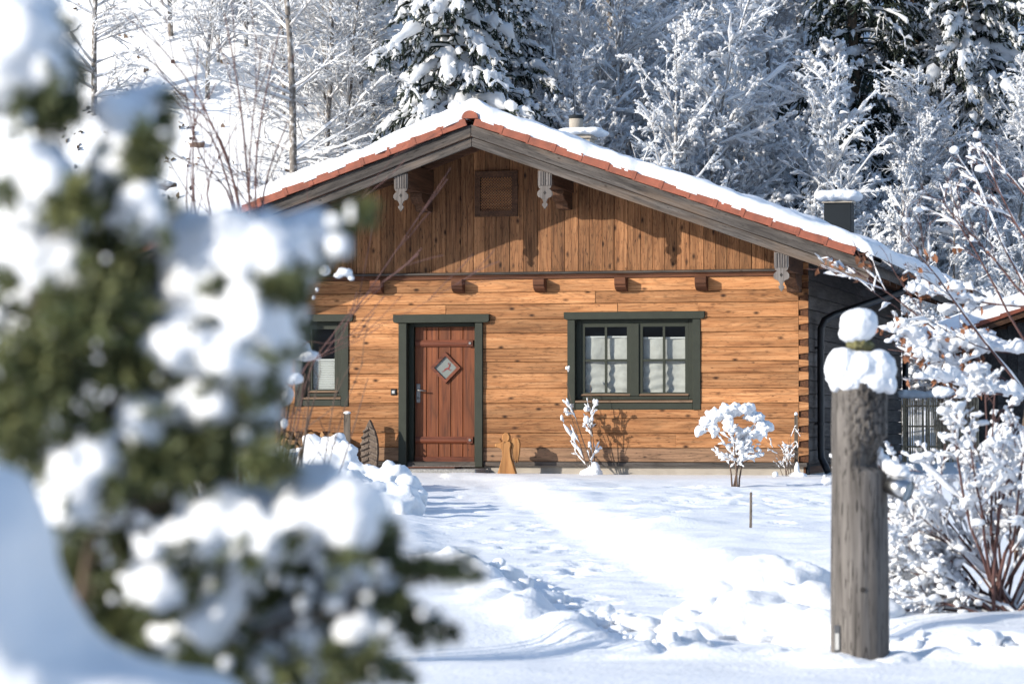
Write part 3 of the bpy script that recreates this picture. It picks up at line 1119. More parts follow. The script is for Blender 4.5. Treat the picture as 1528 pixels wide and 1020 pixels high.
# verge tiles
TL = 0.408
th = math.atan(SL)
mb = MB()
prof = [(0.0, -0.040), (TL + 0.03, -0.030), (TL + 0.03, 0.086), (TL - 0.015, 0.087), (TL - 0.02, 0.080), (0.0, 0.070)]
mb.xz(prof, -0.055, -0.03)
mb.prism([(0.0, 0.045), (TL + 0.03, 0.066), (TL + 0.03, 0.091), (0.0, 0.067)], lambda x, z_: (x, -0.031, z_), lambda x, z_: (x, 0.30, z_))
mb.box(TL - 0.035, TL + 0.034, -0.062, -0.054, -0.028, 0.087)
tm = mb.build('verge_tile', 'terracotta', roof, bevel=0.004)
tme = tm.data
bpy.data.objects.remove(tm)
for sg in (-1, 1):
    for i in range(14):
        o = obj('verge_tile', tme, roof)
        s0 = 0.06 + i * TL
        uc = s0 * math.cos(th)
        o.location = (sg * uc, VF - 0.0, zt(uc) + 0.045)
        if sg > 0:
            o.rotation_euler = (0, th, 0)
        else:
            o.scale = (-1, 1, 1)
            o.rotation_euler = (0, -th, 0)
        o.rotation_euler.y += sg * random.uniform(-0.006, 0.006)
# ridge tiles
for i in range(3):
    mb = MB()
    r0, r1 = 0.118 - 0.004 * i, 0.108
    n = 12
    v0, v1 = VF - 0.075 + i * 0.36, VF - 0.075 + i * 0.36 + 0.38
    ring = lambda r_, v_: [(r_ * math.cos(math.pi * j / n), v_, ZR + 0.085 + r_ * math.sin(math.pi * j / n) * 0.95) for j in range(n + 1)]
    A_, B_ = ring(r0, v0), ring(r1, v1)
    mb.add(A_ + B_, [(j, j + 1, j + n + 2, j + n + 1) for j in range(n)] + ([tuple(range(n + 1))] if i == 0 else []) + [(0, n + 1, 2 * n + 1, n)])
    mb.build('ridge_tile', 'terracotta', roof)

# roof snow
us = np.concatenate([np.linspace(-EV - 0.10, -0.5, 90), np.linspace(-0.5, 0.5, 25)[1:-1], np.linspace(0.5, EV + 0.10, 90)])
vs = np.concatenate([np.linspace(VF - 0.045, VF + 0.25, 14), np.linspace(VF + 0.25, HL + 0.88, 90)[1:]])
UU, VV = np.meshgrid(us, vs)
jag = 0.06 * vnoise(UU * 1.0, VV * 0 + 3.3, 0.22, 51, 3)
dv = np.clip((VV - (VF - 0.045) + 0.0 * UU) / 0.16, 0, 1)
du = np.clip((EV + 0.10 - np.abs(UU)) / 0.22, 0, 1)
prof_ = (1 - (1 - dv) ** 2.6) ** 0.5 * (1 - (1 - du) ** 2.4) ** 0.5
T_ = 0.235 + 0.085 * vnoise(UU, VV, 0.8, 52, 3) + 0.035 * vnoise(UU, VV, 0.22, 53, 3) - 0.05 * np.exp(-(UU / 0.35) ** 2)
rnd = SL * (np.sqrt(UU ** 2 + 0.10) - np.abs(UU)) - SL * math.sqrt(0.10) * np.exp(-(UU / 0.9) ** 2) * 0.55
ZB = ZR - SL * np.abs(UU) + 0.128
ZZ = ZB + np.maximum(T_, 0.06) * prof_ - 0.02 + np.where(prof_ > 0.3, -rnd * 0.6, 0) + np.exp(-(UU / 0.16) ** 2) * 0.09 * np.clip(prof_ + .3, 0, 1)
VV2 = VV + np.where(dv < 0.6, jag, 0)
V = np.stack([UU, VV2, ZZ], -1).reshape(-1, 3)
nu, nv = len(us), len(vs)
i = (np.arange(nv - 1)[:, None] * nu + np.arange(nu - 1)[None]).ravel()
Q = np.stack([i, i + 1, i + 1 + nu, i + nu], -1)
nV = len(V)
Vb = np.stack([UU, VV2, np.minimum(ZB - 0.025, ZZ - 0.01)], -1).reshape(-1, 3)
edge = list(range(nu)) + [r_ * nu + nu - 1 for r_ in range(1, nv)] + [(nv - 1) * nu + c_ for c_ in range(nu - 2, -1, -1)] + [r_ * nu for r_ in range(nv - 2, 0, -1)]
edge = np.array(edge)
e2 = np.roll(edge, -1)
Qs = np.stack([edge, edge + nV, e2 + nV, e2], -1)
Qb = Q[:, ::-1] + nV
obj('roof_snow', arr_mesh('roof_snow', np.concatenate([V, Vb]), np.concatenate([Q, Qs, Qb]), 'snow', True), roof)

# gutter and downpipes
gu = EV + 0.105
gzv = zt(EV) + 0.03
n = 10
outer = [(gu + 0.075 * math.cos(math.pi + math.pi * j / n), gzv + 0.075 * math.sin(math.pi + math.pi * j / n)) for j in range(n + 1)]
inner = [(gu + 0.068 * math.cos(2 * math.pi - math.pi * j / n), gzv + 0.068 * math.sin(2 * math.pi - math.pi * j / n)) for j in range(n + 1)]
gut = MB().xz(outer + inner, VF + 0.06, HL + 0.9).build('gutter', 'gutter_metal', house)
for v_ in np.arange(VF + 0.15, HL + 0.8, 0.62):
    o2 = [(gu + 0.083 * math.cos(math.pi + math.pi * j / n), gzv + 0.083 * math.sin(math.pi + math.pi * j / n)) for j in range(n + 1)]
    i2 = [(gu + 0.077 * math.cos(2 * math.pi - math.pi * j / n), gzv + 0.077 * math.sin(2 * math.pi - math.pi * j / n)) for j in range(n + 1)]
    MB().xz(o2 + i2, v_, v_ + 0.03).build('gutter_clip', 'gutter_metal', gut)
dpipe = MB().tube([(gu, 2.1, gzv - 0.06), (gu, 2.1, gzv - 0.2), (gu - 0.06, 2.07, gzv - 0.30), (4.86, 0.80, 2.30), (4.75, 0.64, 2.22), (4.705, 0.60, 2.10), (4.70, 0.60, 1.9), (4.70, 0.60, 0.35), (4.71, 0.57, 0.22), (4.78, 0.50, 0.10), (4.82, 0.47, 0.02)], 0.052, 10).build('downpipe', 'black_metal', house, True)
for z_ in (0.7, 1.8):
    MB().tube([(4.70, 0.60, z_), (4.70, 0.60, z_ + .04)], 0.06, 10).build('pipe_clip', 'black_metal', dpipe)
    MB().box(4.61, 4.66, 0.585, 0.615, z_, z_ + .04).build('pipe_clip', 'black_metal', dpipe)
MB().tube([(4.69, HL - 0.02, 2.7), (4.69, HL - 0.02, 0.1)], 0.055, 10).build('downpipe', 'black_metal', house, True)

# chimneys
def slab_snow(parent, u_, v_, z_, w, d, h_, seed, over=0.06):
    rg = random.Random(seed)
    bs = []
    for a in np.linspace(-1, 1, 4):
        for c_ in np.linspace(-1, 1, 4):
            bs.append((u_ + a * (w / 2 - 0.03), v_ + c_ * (d / 2 - 0.03), z_ + 0.45 * h_, 0.14 + over * 0.4, 0.14 + over * 0.4, h_ * rg.uniform(0.48, 0.62)))
    obj('snow_cap', balls_mesh('snow_cap', bs, 'snow', 0.03, 0.012, 9), parent)


cu_, cz_ = W(866, 210, 5.2)
ch = MB().box(cu_ - 0.20, cu_ + 0.20, 5.0, 5.4, 4.6, cz_ + 0.02).build('chimney', 'concrete', house)
MB().box(cu_ - 0.23, cu_ + 0.23, 4.96, 5.44, cz_ + 0.021, cz_ + 0.09).build('cap_slab', 'concrete', ch)
MB().tube([(cu_ - 0.07, 5.2, cz_ + 0.09), (cu_ - 0.07, 5.2, cz_ + 0.36)], [0.11, 0.12], 14).build('flue', 'concrete', ch, True)
MB().tube([(cu_ - 0.07, 5.2, cz_ + 0.361), (cu_ - 0.07, 5.2, cz_ + 0.42)], [0.124, 0.118], 14).build('flue_rim', 'slate_clad', ch, True)
slab_snow(ch, cu_ + 0.05, 5.2, cz_ + 0.08, 0.52, 0.5, 0.12, 3)
cu_, cz_ = W(1252, 304, 7.0)
ch = MB().box(cu_ - 0.225, cu_ + 0.225, 6.78, 7.22, 3.2, cz_).build('chimney', 'slate_clad', house, bevel=0.006)
MB().box(cu_ - 0.25, cu_ + 0.25, 6.75, 7.25, cz_ + .001, cz_ + 0.055).build('cap_slab', 'concrete', ch)
slab_snow(ch, cu_, 7.0, cz_ + 0.05, 0.50, 0.5, 0.17, 5)

# stone step with mat
step = thing('stone_step', 'grey granite step slab in front of the cabin door', 'step', H(-0.79, -0.36, 0), -HA)
MB().box(-0.68, 0.66, -0.36, 0.29, -0.35, 0.062).build('slab', 'granite', step, bevel=0.012)
MB().box(-0.70, 0.68, 0.292, 0.34, -0.35, 0.060).build('riser_stone', 'concrete', step, bevel=0.006)
mat_o = thing('doormat', 'brown coir doormat on the stone step before the door', 'doormat', H(-0.85, -0.34, 0.0625), -HA)
MB().box(-0.36, 0.36, -0.2, 0.2, 0.0, 0.03).build('mat_body', 'mat_brown', mat_o, bevel=0.006)
MB().box(-0.37, 0.37, -0.21, 0.21, 0.0, 0.012).build('mat_edge', 'black_metal', mat_o)
#@@VEG@@
# ------------------------------------------------------------------ plants: vectorised branching
def nrm(a):
    return a / np.maximum(np.linalg.norm(a, axis=-1, keepdims=True), 1e-9)


UP = np.array([0, 0, 1.0])


def poly(rg, P0, D, L, K, up=0.0, wob=0.1):
    pts = [P0]
    d = nrm(D)
    st = (L / (K - 1))[:, None]
    for k_ in range(K - 1):
        d = nrm(d + up * UP + wob * rg.normal(size=d.shape))
        pts.append(pts[-1] + d * st)
    return np.stack(pts, 1)


def plen(P):
    return np.linalg.norm(np.diff(P, axis=1), axis=2).sum(1)


def spawn(rg, P, Rd, n, t0, t1, ang, lf, K, up=0.0, wob=0.1, rf=0.5, tip=0.3, shrink=0.65, flat=0.0, absL=None):
    M, Kp = P.shape[:2]
    t = np.sort(rg.uniform(t0, t1, (M, n)), 1)
    x = t * (Kp - 1)
    i_ = np.minimum(x.astype(int), Kp - 2)
    fr_ = (x - i_)[..., None]
    m_ = np.arange(M)[:, None]
    A, B = P[m_, i_], P[m_, i_ + 1]
    pos = (A * (1 - fr_) + B * fr_).reshape(-1, 3)
    tan = nrm(B - A).reshape(-1, 3)
    rad = (Rd[m_, i_] * (1 - fr_[..., 0]) + Rd[m_, i_ + 1] * fr_[..., 0]).reshape(-1)
    q = rg.normal(size=tan.shape)
    q[:, 2] *= (1 - flat)
    q = nrm(q - tan * (q * tan).sum(1, keepdims=True))
    an = (ang[0] + (ang[1] - ang[0]) * rg.random(len(q)))[:, None]
    D = tan * np.cos(an) + q * np.sin(an)
    Lp = np.repeat(plen(P), n) if absL is None else np.full(len(q), absL)
    tt = t.reshape(-1)
    L = Lp * lf * (1 - shrink * (tt - t0) / max(1e-6, (t1 - t0))) * rg.uniform(0.65, 1.2, len(q))
    C = poly(rg, pos, D, L, K, up, wob)
    r0 = np.minimum(rad * rf, rad)
    return C, r0[:, None] * np.linspace(1, tip, K)[None]


def tubes(P, Rd, n=4):
    """P (N,K,3), Rd (N,K) -> verts, quads"""
    if len(P) == 0:
        return np.zeros((0, 3)), np.zeros((0, 4), int)
    Nn, K = P.shape[:2]
    T = nrm(P[:, -1] - P[:, 0])
    ref = np.where(np.abs(T[:, 2:3]) > 0.9, np.array([[1.0, 0, 0]]), UP[None])
    A = nrm(np.cross(T, ref))
    B = np.cross(A, T)
    an = 2 * np.pi * np.arange(n) / n + (np.pi / 2 if n % 2 else np.pi / 4)
    ring = np.cos(an)[None, :, None] * A[:, None] + np.sin(an)[None, :, None] * B[:, None]
    V = P[:, :, None] + Rd[:, :, None, None] * ring[:, None]
    base = np.arange(Nn)[:, None, None] * (K * n) + np.arange(K - 1)[None, :, None] * n
    j = np.arange(n)[None, None]
    j2 = (j + 1) % n
    Q = np.stack([base + j, base + j2, base + n + j2, base + n + j], -1)
    return V.reshape(-1, 3), Q.reshape(-1, 4)


def join(parts):
    Vs, Qs, k_ = [], [], 0
    for V, Q in parts:
        Vs.append(V)
        Qs.append(Q + k_)
        k_ += len(V)
    return np.concatenate(Vs), np.concatenate(Qs)


def resample(P, K2):
    K = P.shape[1]
    x = np.linspace(0, K - 1, K2)
    i_ = np.minimum(x.astype(int), K - 2)
    f_ = (x - i_)[None, :, None]
    return P[:, i_] * (1 - f_) + P[:, i_ + 1] * f_


def snow_on(rg, P, Rd, th, n=5, K2=None, keep=0.9, steep=0.85, lump=0.45, t0=0.0, flatz=1.0):
    """snow lying along the upper side of branches"""
    d = nrm(P[:, -1] - P[:, 0])
    ok = (np.abs(d[:, 2]) < steep) & (rg.random(len(P)) < keep)
    P, Rd, d = P[ok], Rd[ok], d[ok]
    if len(P) == 0:
        return np.zeros((0, 3)), np.zeros((0, 4), int)
    K2 = K2 or P.shape[1] + 2
    C = resample(P, K2)
    Rr = resample(Rd[..., None], K2)[..., 0]
    hor = np.sqrt(np.maximum(0.05, 1 - d[:, 2] ** 2))[:, None]
    r = th * hor * (1 + lump * rg.normal(size=C.shape[:2]).clip(-1.6, 1.8)) * rg.uniform(0.6, 1.3, (len(P), 1))
    r[:, 0] *= 0.35
    r[:, -1] *= 0.3
    r = np.maximum(r, 0.002)
    C = C + UP * (Rr + r * 0.6 * flatz)[..., None]
    return tubes(C, r, n)


def blobs(rg, pts, rad, sub=1, sq=(1.25, 1.25, 0.7), amp=0.22):
    """separate small snow lumps at points"""
    V0, F0 = ICO[sub]
    Nn = len(pts)
    S = rad[:, None] * np.array(sq)[None] * rg.uniform(0.7, 1.3, (Nn, 3))
    J = 1 + amp * rg.normal(size=(Nn, len(V0), 1)).clip(-1.5, 1.5)
    a = rg.uniform(0, 2 * np.pi, Nn)
    V = V0[None] * J * S[:, None]
    c_, s_ = np.cos(a)[:, None], np.sin(a)[:, None]
    V = np.stack([V[..., 0] * c_ - V[..., 1] * s_, V[..., 0] * s_ + V[..., 1] * c_, V[..., 2]], -1) + pts[:, None]
    F = F0[None] + (np.arange(Nn) * len(V0))[:, None, None]
    return V.reshape(-1, 3), F.reshape(-1, 3)


def cards(rg, pts, l, w, dirs=None, bend=0.4):
    """small bent leaves / needles: two quads each"""
    Nn = len(pts)
    d = nrm(rg.normal(size=(Nn, 3))) if dirs is None else nrm(dirs)
    s = nrm(np.cross(d, rg.normal(size=(Nn, 3))))
    nn = np.cross(d, s)
    l = l * rg.uniform(0.6, 1.3, (Nn, 1))
    w = w * rg.uniform(0.7, 1.3, (Nn, 1))
    a = pts
    m_ = pts + d * l * 0.5 + nn * l * 0.12 * bend
    e = pts + d * l - nn * l * 0.1 * bend
    V = np.stack([a - s * w * .25, a + s * w * .25, m_ - s * w * .5, m_ + s * w * .5, e - s * w * .12, e + s * w * .12], 1).reshape(-1, 3)
    k_ = (np.arange(Nn) * 6)[:, None]
    Q = np.concatenate([k_ + np.array([[0, 1, 3, 2]]), k_ + np.array([[2, 3, 5, 4]])])
    return V, Q


def sample_on(rg, P, n, t0=0.0, t1=1.0):
    M, K = P.shape[:2]
    i0 = rg.integers(0, M, n)
    x = rg.uniform(t0, t1, n) * (K - 1)
    i_ = np.minimum(x.astype(int), K - 2)
    f_ = (x - i_)[:, None]
    return P[i0, i_] * (1 - f_) + P[i0, i_ + 1] * f_, nrm(P[i0, i_ + 1] - P[i0, i_])


def one(P0, D, L, K, r0, r1, rg, up=0, wob=0.05):
    P = poly(rg, np.array([P0], float), np.array([D], float), np.array([float(L)]), K, up, wob)
    return P, np.linspace(r0, r1, K)[None]


# ---------- tree builders return (trunk mesh, twig mesh, snow mesh)
def frosted_tree(seed, h=8.0, r=0.07, n1=34, a1=(0.6, 1.0), l1=0.34, up1=0.06, n2=9, n3=7, th=0.026, t0=0.12, shrink=0.75, wob=0.05, twigr=0.006, snow_keep=0.92, lean=(0, 0)):
    rg = np.random.default_rng(seed)
    T, TR = one((0, 0, -0.4), (lean[0], lean[1], 1), h, 12, r, r * 0.15, rg, 0.03, wob)
    B1, R1 = spawn(rg, T, TR, n1, t0, 0.99, a1, l1, 6, up1, 0.10, 0.55, 0.25, shrink)
    B2, R2 = spawn(rg, B1, R1, n2, 0.12, 1.0, (0.5, 1.0), 0.42, 5, 0.02, 0.16, 0.6, 0.4, 0.55)
    B3, R3 = spawn(rg, B2, R2, n3, 0.1, 1.0, (0.4, 1.1), 0.42, 4, 0.0, 0.28, 0.7, 0.5, 0.4)
    R2, R3 = np.maximum(R2, twigr), np.maximum(R3, twigr * 0.75)
    V, Q = join([tubes(T, TR, 8)])
    trunk = arr_mesh('trunk', V, Q, 'bark_frost', True)
    V, Q = join([tubes(B1, R1, 5), tubes(B2, R2, 3), tubes(B3, R3, 3)])
    twigs = arr_mesh('crown', V, Q, 'twig_frost', False)
    V, Q = join([snow_on(rg, B1, R1, th * 1.25, 5, 8, snow_keep), snow_on(rg, B2, R2, th, 4, 6, snow_keep), snow_on(rg, B3, R3, th * 0.72, 4, 6, snow_keep, 0.9, 0.6)])
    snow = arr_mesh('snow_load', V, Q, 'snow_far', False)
    return [('trunk', trunk), ('crown', twigs), ('snow_load', snow)]


def spruce(seed, h=17.0, r=0.22, w=2.3, nb=170, th=0.075, snow=0.85):
    rg = np.random.default_rng(seed)
    T, TR = one((0, 0, -0.5), (0, 0, 1), h, 14, r, 0.02, rg, 0.05, 0.012)
    zt_ = np.sort(rg.uniform(0.10, 0.985, nb))
    az = np.arange(nb) * 2.399 + rg.normal(size=nb) * 0.3
    L = (w * (1 - zt_) ** 0.75 * rg.uniform(0.75, 1.2, nb) + 0.12)
    P0 = np.stack([0 * zt_, 0 * zt_, zt_ * h - 0.5], -1)
    D = np.stack([np.cos(az), np.sin(az), 0.15 + 0.5 * (zt_ - 0.5)], -1)
    B1 = poly(rg, P0, D, L, 8, -0.13, 0.05)
    R1 = np.linspace(1, 0.2, 8)[None] * (0.012 + 0.012 * L[:, None])
    B2, R2 = spawn(rg, B1, R1, 15, 0.12, 1.0, (0.55, 1.05), 0.36, 5, -0.16, 0.08, 0.6, 0.4, 0.6, flat=0.75)
    B3, R3 = spawn(rg, B2, R2, 6, 0.05, 1.0, (0.4, 1.0), 0.42, 3, -0.22, 0.15, 0.7, 0.5, 0.4)
    trunk = arr_mesh('trunk', *tubes(T, TR, 9), 'bark_brown', True)
    g2, g3 = np.full(R2.shape, 0.022), np.full(R3.shape, 0.024)
    g2[:, -1] = g3[:, -1] = 0.006
    # hanging needle sprays
    pts, dr = sample_on(rg, B3, 16000)
    nd = cards(rg, pts, 0.11, 0.028, dr * 0.8 + rg.normal(size=dr.shape) * 0.6 + np.array([0, 0, -0.35]))
    V, Q = join([tubes(B1, R1, 4), tubes(B2, g2, 3), tubes(B3, g3, 3), nd])
    crown = arr_mesh('crown', V, Q, 'spruce_green', False)
    pts, dr = sample_on(rg, B2, 900)
    V, Q = join([snow_on(rg, B1, R1, th * 1.35, 6, 12, snow, 0.95, 0.5), snow_on(rg, B2, g2, th * 0.8, 5, 7, snow * 0.85, 0.97, 0.5), snow_on(rg, B3, g3, th * 0.4, 4, 4, snow * 0.4, 0.95, 0.4)])
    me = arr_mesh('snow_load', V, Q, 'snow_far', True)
    return [('trunk', trunk), ('crown', crown), ('snow_load', me)]


def plant_tree(parts, name, label, cat, x, y, s=1.0, rz=0.0, group=None, z=None, tilt=(0, 0)):
    zz = gz(x, y) if z is None else z
    t = thing(name, label, cat, (x, y, zz - 0.05), rz, group)
    t.scale = (s, s, s)
    t.rotation_euler = (tilt[0], tilt[1], rz)
    for n_, me in parts:
        obj(n_, me, t)
    return t


def xpx(px, y):
    return (px - 764) / FPX * y


# ---------- the wood behind
FT = [frosted_tree(101, 8.5, 0.085, 40, (0.55, 0.95), 0.32, 0.07, 9, 8, 0.036),
      frosted_tree(102, 7.0, 0.06, 40, (0.7, 1.15), 0.30, 0.05, 9, 8, 0.037),
      frosted_tree(103, 10.0, 0.11, 38, (0.5, 0.9), 0.36, 0.05, 9, 8, 0.036, 0.15),
      frosted_tree(104, 6.0, 0.05, 44, (0.8, 1.3), 0.30, 0.0, 9, 8, 0.038, 0.06),
      frosted_tree(105, 9.0, 0.075, 30, (0.6, 1.2), 0.36, 0.02, 9, 8, 0.036, 0.1, 0.6, 0.09)]
THIN = [frosted_tree(111, 12.0, 0.10, 58, (0.9, 1.4), 0.20, 0.0, 9, 7, 0.015, 0.05, 0.5, 0.03, 0.006, 0.9),
        frosted_tree(112, 11.0, 0.075, 60, (0.7, 1.2), 0.22, 0.03, 9, 7, 0.015, 0.06, 0.5, 0.05, 0.006, 0.9)]
DROOP = frosted_tree(106, 3.6, 0.05, 60, (0.5, 1.0), 0.5, -0.16, 9, 6, 0.036, 0.3, 0.5)
SP = [spruce(201, 13.0, 0.20, 3.0, 170, 0.085), spruce(202, 14.0, 0.22, 2.9, 150, 0.055, 0.4)]

rw = random.Random(77)
hero = [  # px, distance, kind, scale, label
    (905, 67, 0, 1.00, 'frosted bare tree with pale forked trunk just right of the concrete chimney'),
    (985, 66, 2, 0.95, 'tall frosted bare tree with a straight stem above the middle of the right roof slope'),
    (1085, 67, 1, 1.15, 'bushy frosted tree with upswept white branches behind the right roof slope'),
    (1180, 68, 4, 1.0, 'frosted tree with slanting white boughs above and left of the dark chimney'),
    (1278, 64, 1, 0.90, 'slim frosted sapling with a pointed white top right above the dark chimney'),
    (1345, 66, 0, 0.80, 'slender frosted tree with fishbone branches under the dark spruces at upper right'),
    (1430, 69, 3, 0.95, 'wide low frosted tree right of the fishbone tree near the right edge'),
    (1500, 66, 4, 0.62, 'frosted tree at the far right edge behind the reddish young tree')]
for px, y, kd, s, lab in hero:
    plant_tree(FT[kd], 'frosted_tree', lab, 'tree', xpx(px, y), y, s, rw.uniform(0, 6.28), 'frosted trees in the wood behind the cabin')
def ranked(trees, places, group, fmt):
    """trees: (px, y, object); a label from the landmark below or beside it and its rank in depth"""
    zones = {}
    for px, y, o in trees:
        zones.setdefault(max(k_ for k_, (lim, _) in enumerate(places) if px >= lim), []).append((y, px, o))
    names = ['nearest', 'second nearest', 'third nearest', 'fourth nearest', 'fifth nearest', 'sixth nearest', 'seventh nearest', 'eighth nearest', 'ninth nearest']
    for k_, lst in zones.items():
        for j, (y, px, o) in enumerate(sorted(lst, key=lambda q_: q_[0])):
            tag(o, fmt % (names[min(j, 8)], places[k_][1]), 'tree', group)


crowd = []
for i in range(46):
    y = rw.choice((70, 73, 76, 80, 84)) + rw.uniform(-1.5, 1.5)
    px = 770 + (i * 37 % 46) / 46 * 800 + rw.uniform(-12, 12)
    s = rw.uniform(0.85, 1.3)
    if px > 1215:
        s, y = s * 0.62, min(y, 74 + rw.uniform(-2, 2))
    crowd.append((px, y, plant_tree(FT[rw.randrange(5)], 'frosted_tree', 'x', 'tree', xpx(px, y), y, s, rw.uniform(0, 6.28))))
for px, y, s, k_ in ((1165, 80, 1.2, 0), (1200, 86, 1.2, 2), (1235, 81, 1.1, 4), (1185, 90, 1.3, 1), (1120, 88, 1.2, 2), (1225, 92, 1.3, 0), (1260, 88, 1.1, 3), (830, 78, 1.2, 4)):
    crowd.append((px, y, plant_tree(FT[k_], 'frosted_tree', 'x', 'tree', xpx(px, y), y, s, px * 0.7)))
ranked(crowd, [(0, 'just right of the big spruce'), (830, 'above the concrete chimney'), (890, 'right of the concrete chimney'), (950, 'above the upper right roof slope'), (1020, 'above the middle of the right roof slope'), (1090, 'above the lower right roof slope'),
               (1160, 'left of the dark chimney'), (1225, 'above the dark chimney'), (1300, 'right of the dark chimney'), (1370, 'above the gutter end'), (1430, 'left of the young reddish tree'), (1490, 'at the right edge')],
       'crowded frosted trees deep in the wood', '%s of the crowded frosted trees %s')
for px, y, s, lab in ((1138, 62.5, 0.85, 'dome of drooping snow-bent twigs just above the right roof slope'), (1330, 60.5, 0.9, 'snow-bent drooping bush behind the dark chimney'), (975, 64, 0.6, 'small snow-bent bush peeping over the right roof slope'), (1400, 62, 0.8, 'snow-bent drooping bush above the gutter at the right')):
    plant_tree(DROOP, 'snow_bent_bush', lab, 'bush', xpx(px, y), y, s, rw.uniform(0, 6), 'snow-bent bushes at the foot of the wood')
# left slope: slim trees with dark trunks
for px, y, kd, s, lab in ((437, 66.5, 0, 1.0, 'slim bare tree with long level branches standing left of the roof on the white slope'), (482, 68, 1, 0.95, 'bare tree with a dark forked trunk just above the left roof slope'),
                          (255, 72.5, 1, 0.9, 'thin bare tree high on the white slope above the foreground twigs'), (140, 69.5, 0, 0.8, 'thin pole-like bare tree on the white slope at upper left'),
                          (335, 76, 1, 0.9, 'thin bare tree at the top edge over the white slope'), (395, 74, 1, 1.0, 'thin frosted tree behind the slim tree left of the roof')):
    plant_tree(THIN[kd], 'bare_tree', lab, 'tree', xpx(px, y), y, s, rw.uniform(0, 6.28), 'bare trees on the white slope')
pale = []
for i in range(26):
    px = rw.uniform(300, 560) if i % 4 else rw.uniform(0, 300)
    y = rw.uniform(68, 80) if px > 300 else rw.uniform(76, 80)
    pale.append((px, y, plant_tree(THIN[rw.randrange(2)] if rw.random() < .6 else FT[rw.choice((0, 2, 4))], 'frosted_tree', 'x', 'tree', xpx(px, y), y, rw.uniform(0.5, 0.8), rw.uniform(0, 6.28))))
ranked(pale, [(-99, 'at the upper left corner'), (150, 'above the open white slope'), (300, 'above the red twigs'), (370, 'left of the slim level-branched tree'), (440, 'above the left roof slope'), (500, 'left of the big spruce')],
       'pale trees high on the left slope', '%s of the pale thin frosted trees %s')
# spruces
plant_tree(SP[0], 'spruce_tree', 'big dark green spruce loaded with snow right behind the roof ridge', 'tree', xpx(672, 66), 66, 1.0, 0.6, 'snowy spruces')
plant_tree(SP[0], 'spruce_tree', 'second snowy spruce leaning out behind the right of the big one', 'tree', xpx(748, 70), 70, 0.78, 2.6, 'snowy spruces')
for px, y, k_, s, lab in ((1285, 77, 1, 1.0, 'dark spruce at the top edge, leftmost of the dark spruces at upper right'), (1372, 80, 1, 1.05, 'dark spruce at the top edge, second of the dark spruces at upper right'),
                          (1450, 77, 0, 0.95, 'dark spruce at the top edge, third of the dark spruces at upper right'), (1520, 79, 1, 1.0, 'dark spruce in the upper right corner')):
    plant_tree(SP[k_], 'spruce_tree', lab, 'tree', xpx(px, y), y, s, px * 0.37, 'snowy spruces')

# dead leaves, stumps and brush poking through the snow on the slope
rg = np.random.default_rng(9)
Pts = []
for i in range(170):
    y = rg.uniform(62, 77)
    x = xpx(rg.uniform(-40, 600), y)
    n_ = int(rg.integers(2, 9))
    s_ = rg.uniform(0.03, 0.2)
    q = np.stack([x + rg.normal(size=n_) * s_ * 1.6, y + rg.normal(size=n_) * s_], -1)
    zz = ground_h(q[:, 0], q[:, 1])
    Pts.append(np.column_stack([q, zz - 0.03]))
Pts = np.concatenate(Pts)
Vc, Qc = cards(rg, Pts, 0.12, 0.10, rg.normal(size=Pts.shape) * 0.7 + np.array([0, -0.3, 0.5]), 1.0)
tag(obj('dead_brush', arr_mesh('dead_brush', Vc, Qc, 'litter_frost')), 'brown dead leaves and brush poking through the snow of the left slope', 'brush', kind='stuff')
for i, (px, y, s_, lab) in enumerate(((572, 0, 0, ''), (188, 66.0, 0.34, 'brown rock end showing through the snow at the far left of the slope'), (299, 66.5, 0.20, 'small brown rock left of the long red twig on the slope'),
                                      (293, 68.6, 0.24, 'dark rock ledge above the small brown rock on the slope'), (242, 67.5, 0.28, 'broken dark rock ledge with snow in the middle of the slope'), (272, 63.6, 0.34, 'grey-brown rock low on the slope just above the blurred branches'), (118, 64.9, 0.26, 'dark rock behind the blurred conifer on the lower slope'))):
    if not lab:
        continue
    x = xpx(px, y)
    V0, F0 = ICO[2]
    J = 1 + 0.25 * rg.normal(size=(len(V0), 1)).clip(-1, 1)
    V = V0 * J * np.array([s_ * 1.0, s_ * 0.7, s_ * 0.6])
    o = obj('rock', arr_mesh('rock', V, np.zeros((0, 4)), 'litter_frost', False, F0))
    o.location = (x, y, gz(x, y) - 0.06)
    tag(o, lab, 'rock', 'rocks on the left slope')


# ------------------------------------------------------------------ small things before the house
def on_front(px, v, z=None):
    """ground point in front of the facade at distance v before the wall"""
    u_ = W(px, 700, -v)[0]
    P = H(u_, -v)
    return P.x, P.y, gz(P.x, P.y)


# angel cut from a plank
x, y, z = on_front(757, 0.45)
ang = thing('angel_figure', 'light wooden angel figure leaning by the wall right of the door', 'sculpture', (x, y, z - 0.02), -HA + 0.05)
ang.scale = (1.1, 1.2, 1.06)
body = [(-0.13, 0.0), (0.13, 0.0), (0.10, 0.10), (0.055, 0.25), (0.045, 0.36), (0.06, 0.42), (0.045, 0.46), (-0.05, 0.46), (-0.075, 0.44), (-0.155, 0.43), (-0.16, 0.385), (-0.09, 0.37), (-0.065, 0.34), (-0.06, 0.25), (-0.10, 0.10)]
MB().xz(body, -0.05, 0.05).build('body', 'sculpture_wood', ang, bevel=0.008)
hd = [(0.052 * math.cos(a) - 0.01, 0.515 + 0.068 * math.sin(a)) for a in np.linspace(0, 2 * math.pi, 14, endpoint=False)]
MB().xz(hd, -0.045, 0.045).build('head', 'sculpture_wood', ang, bevel=0.01)
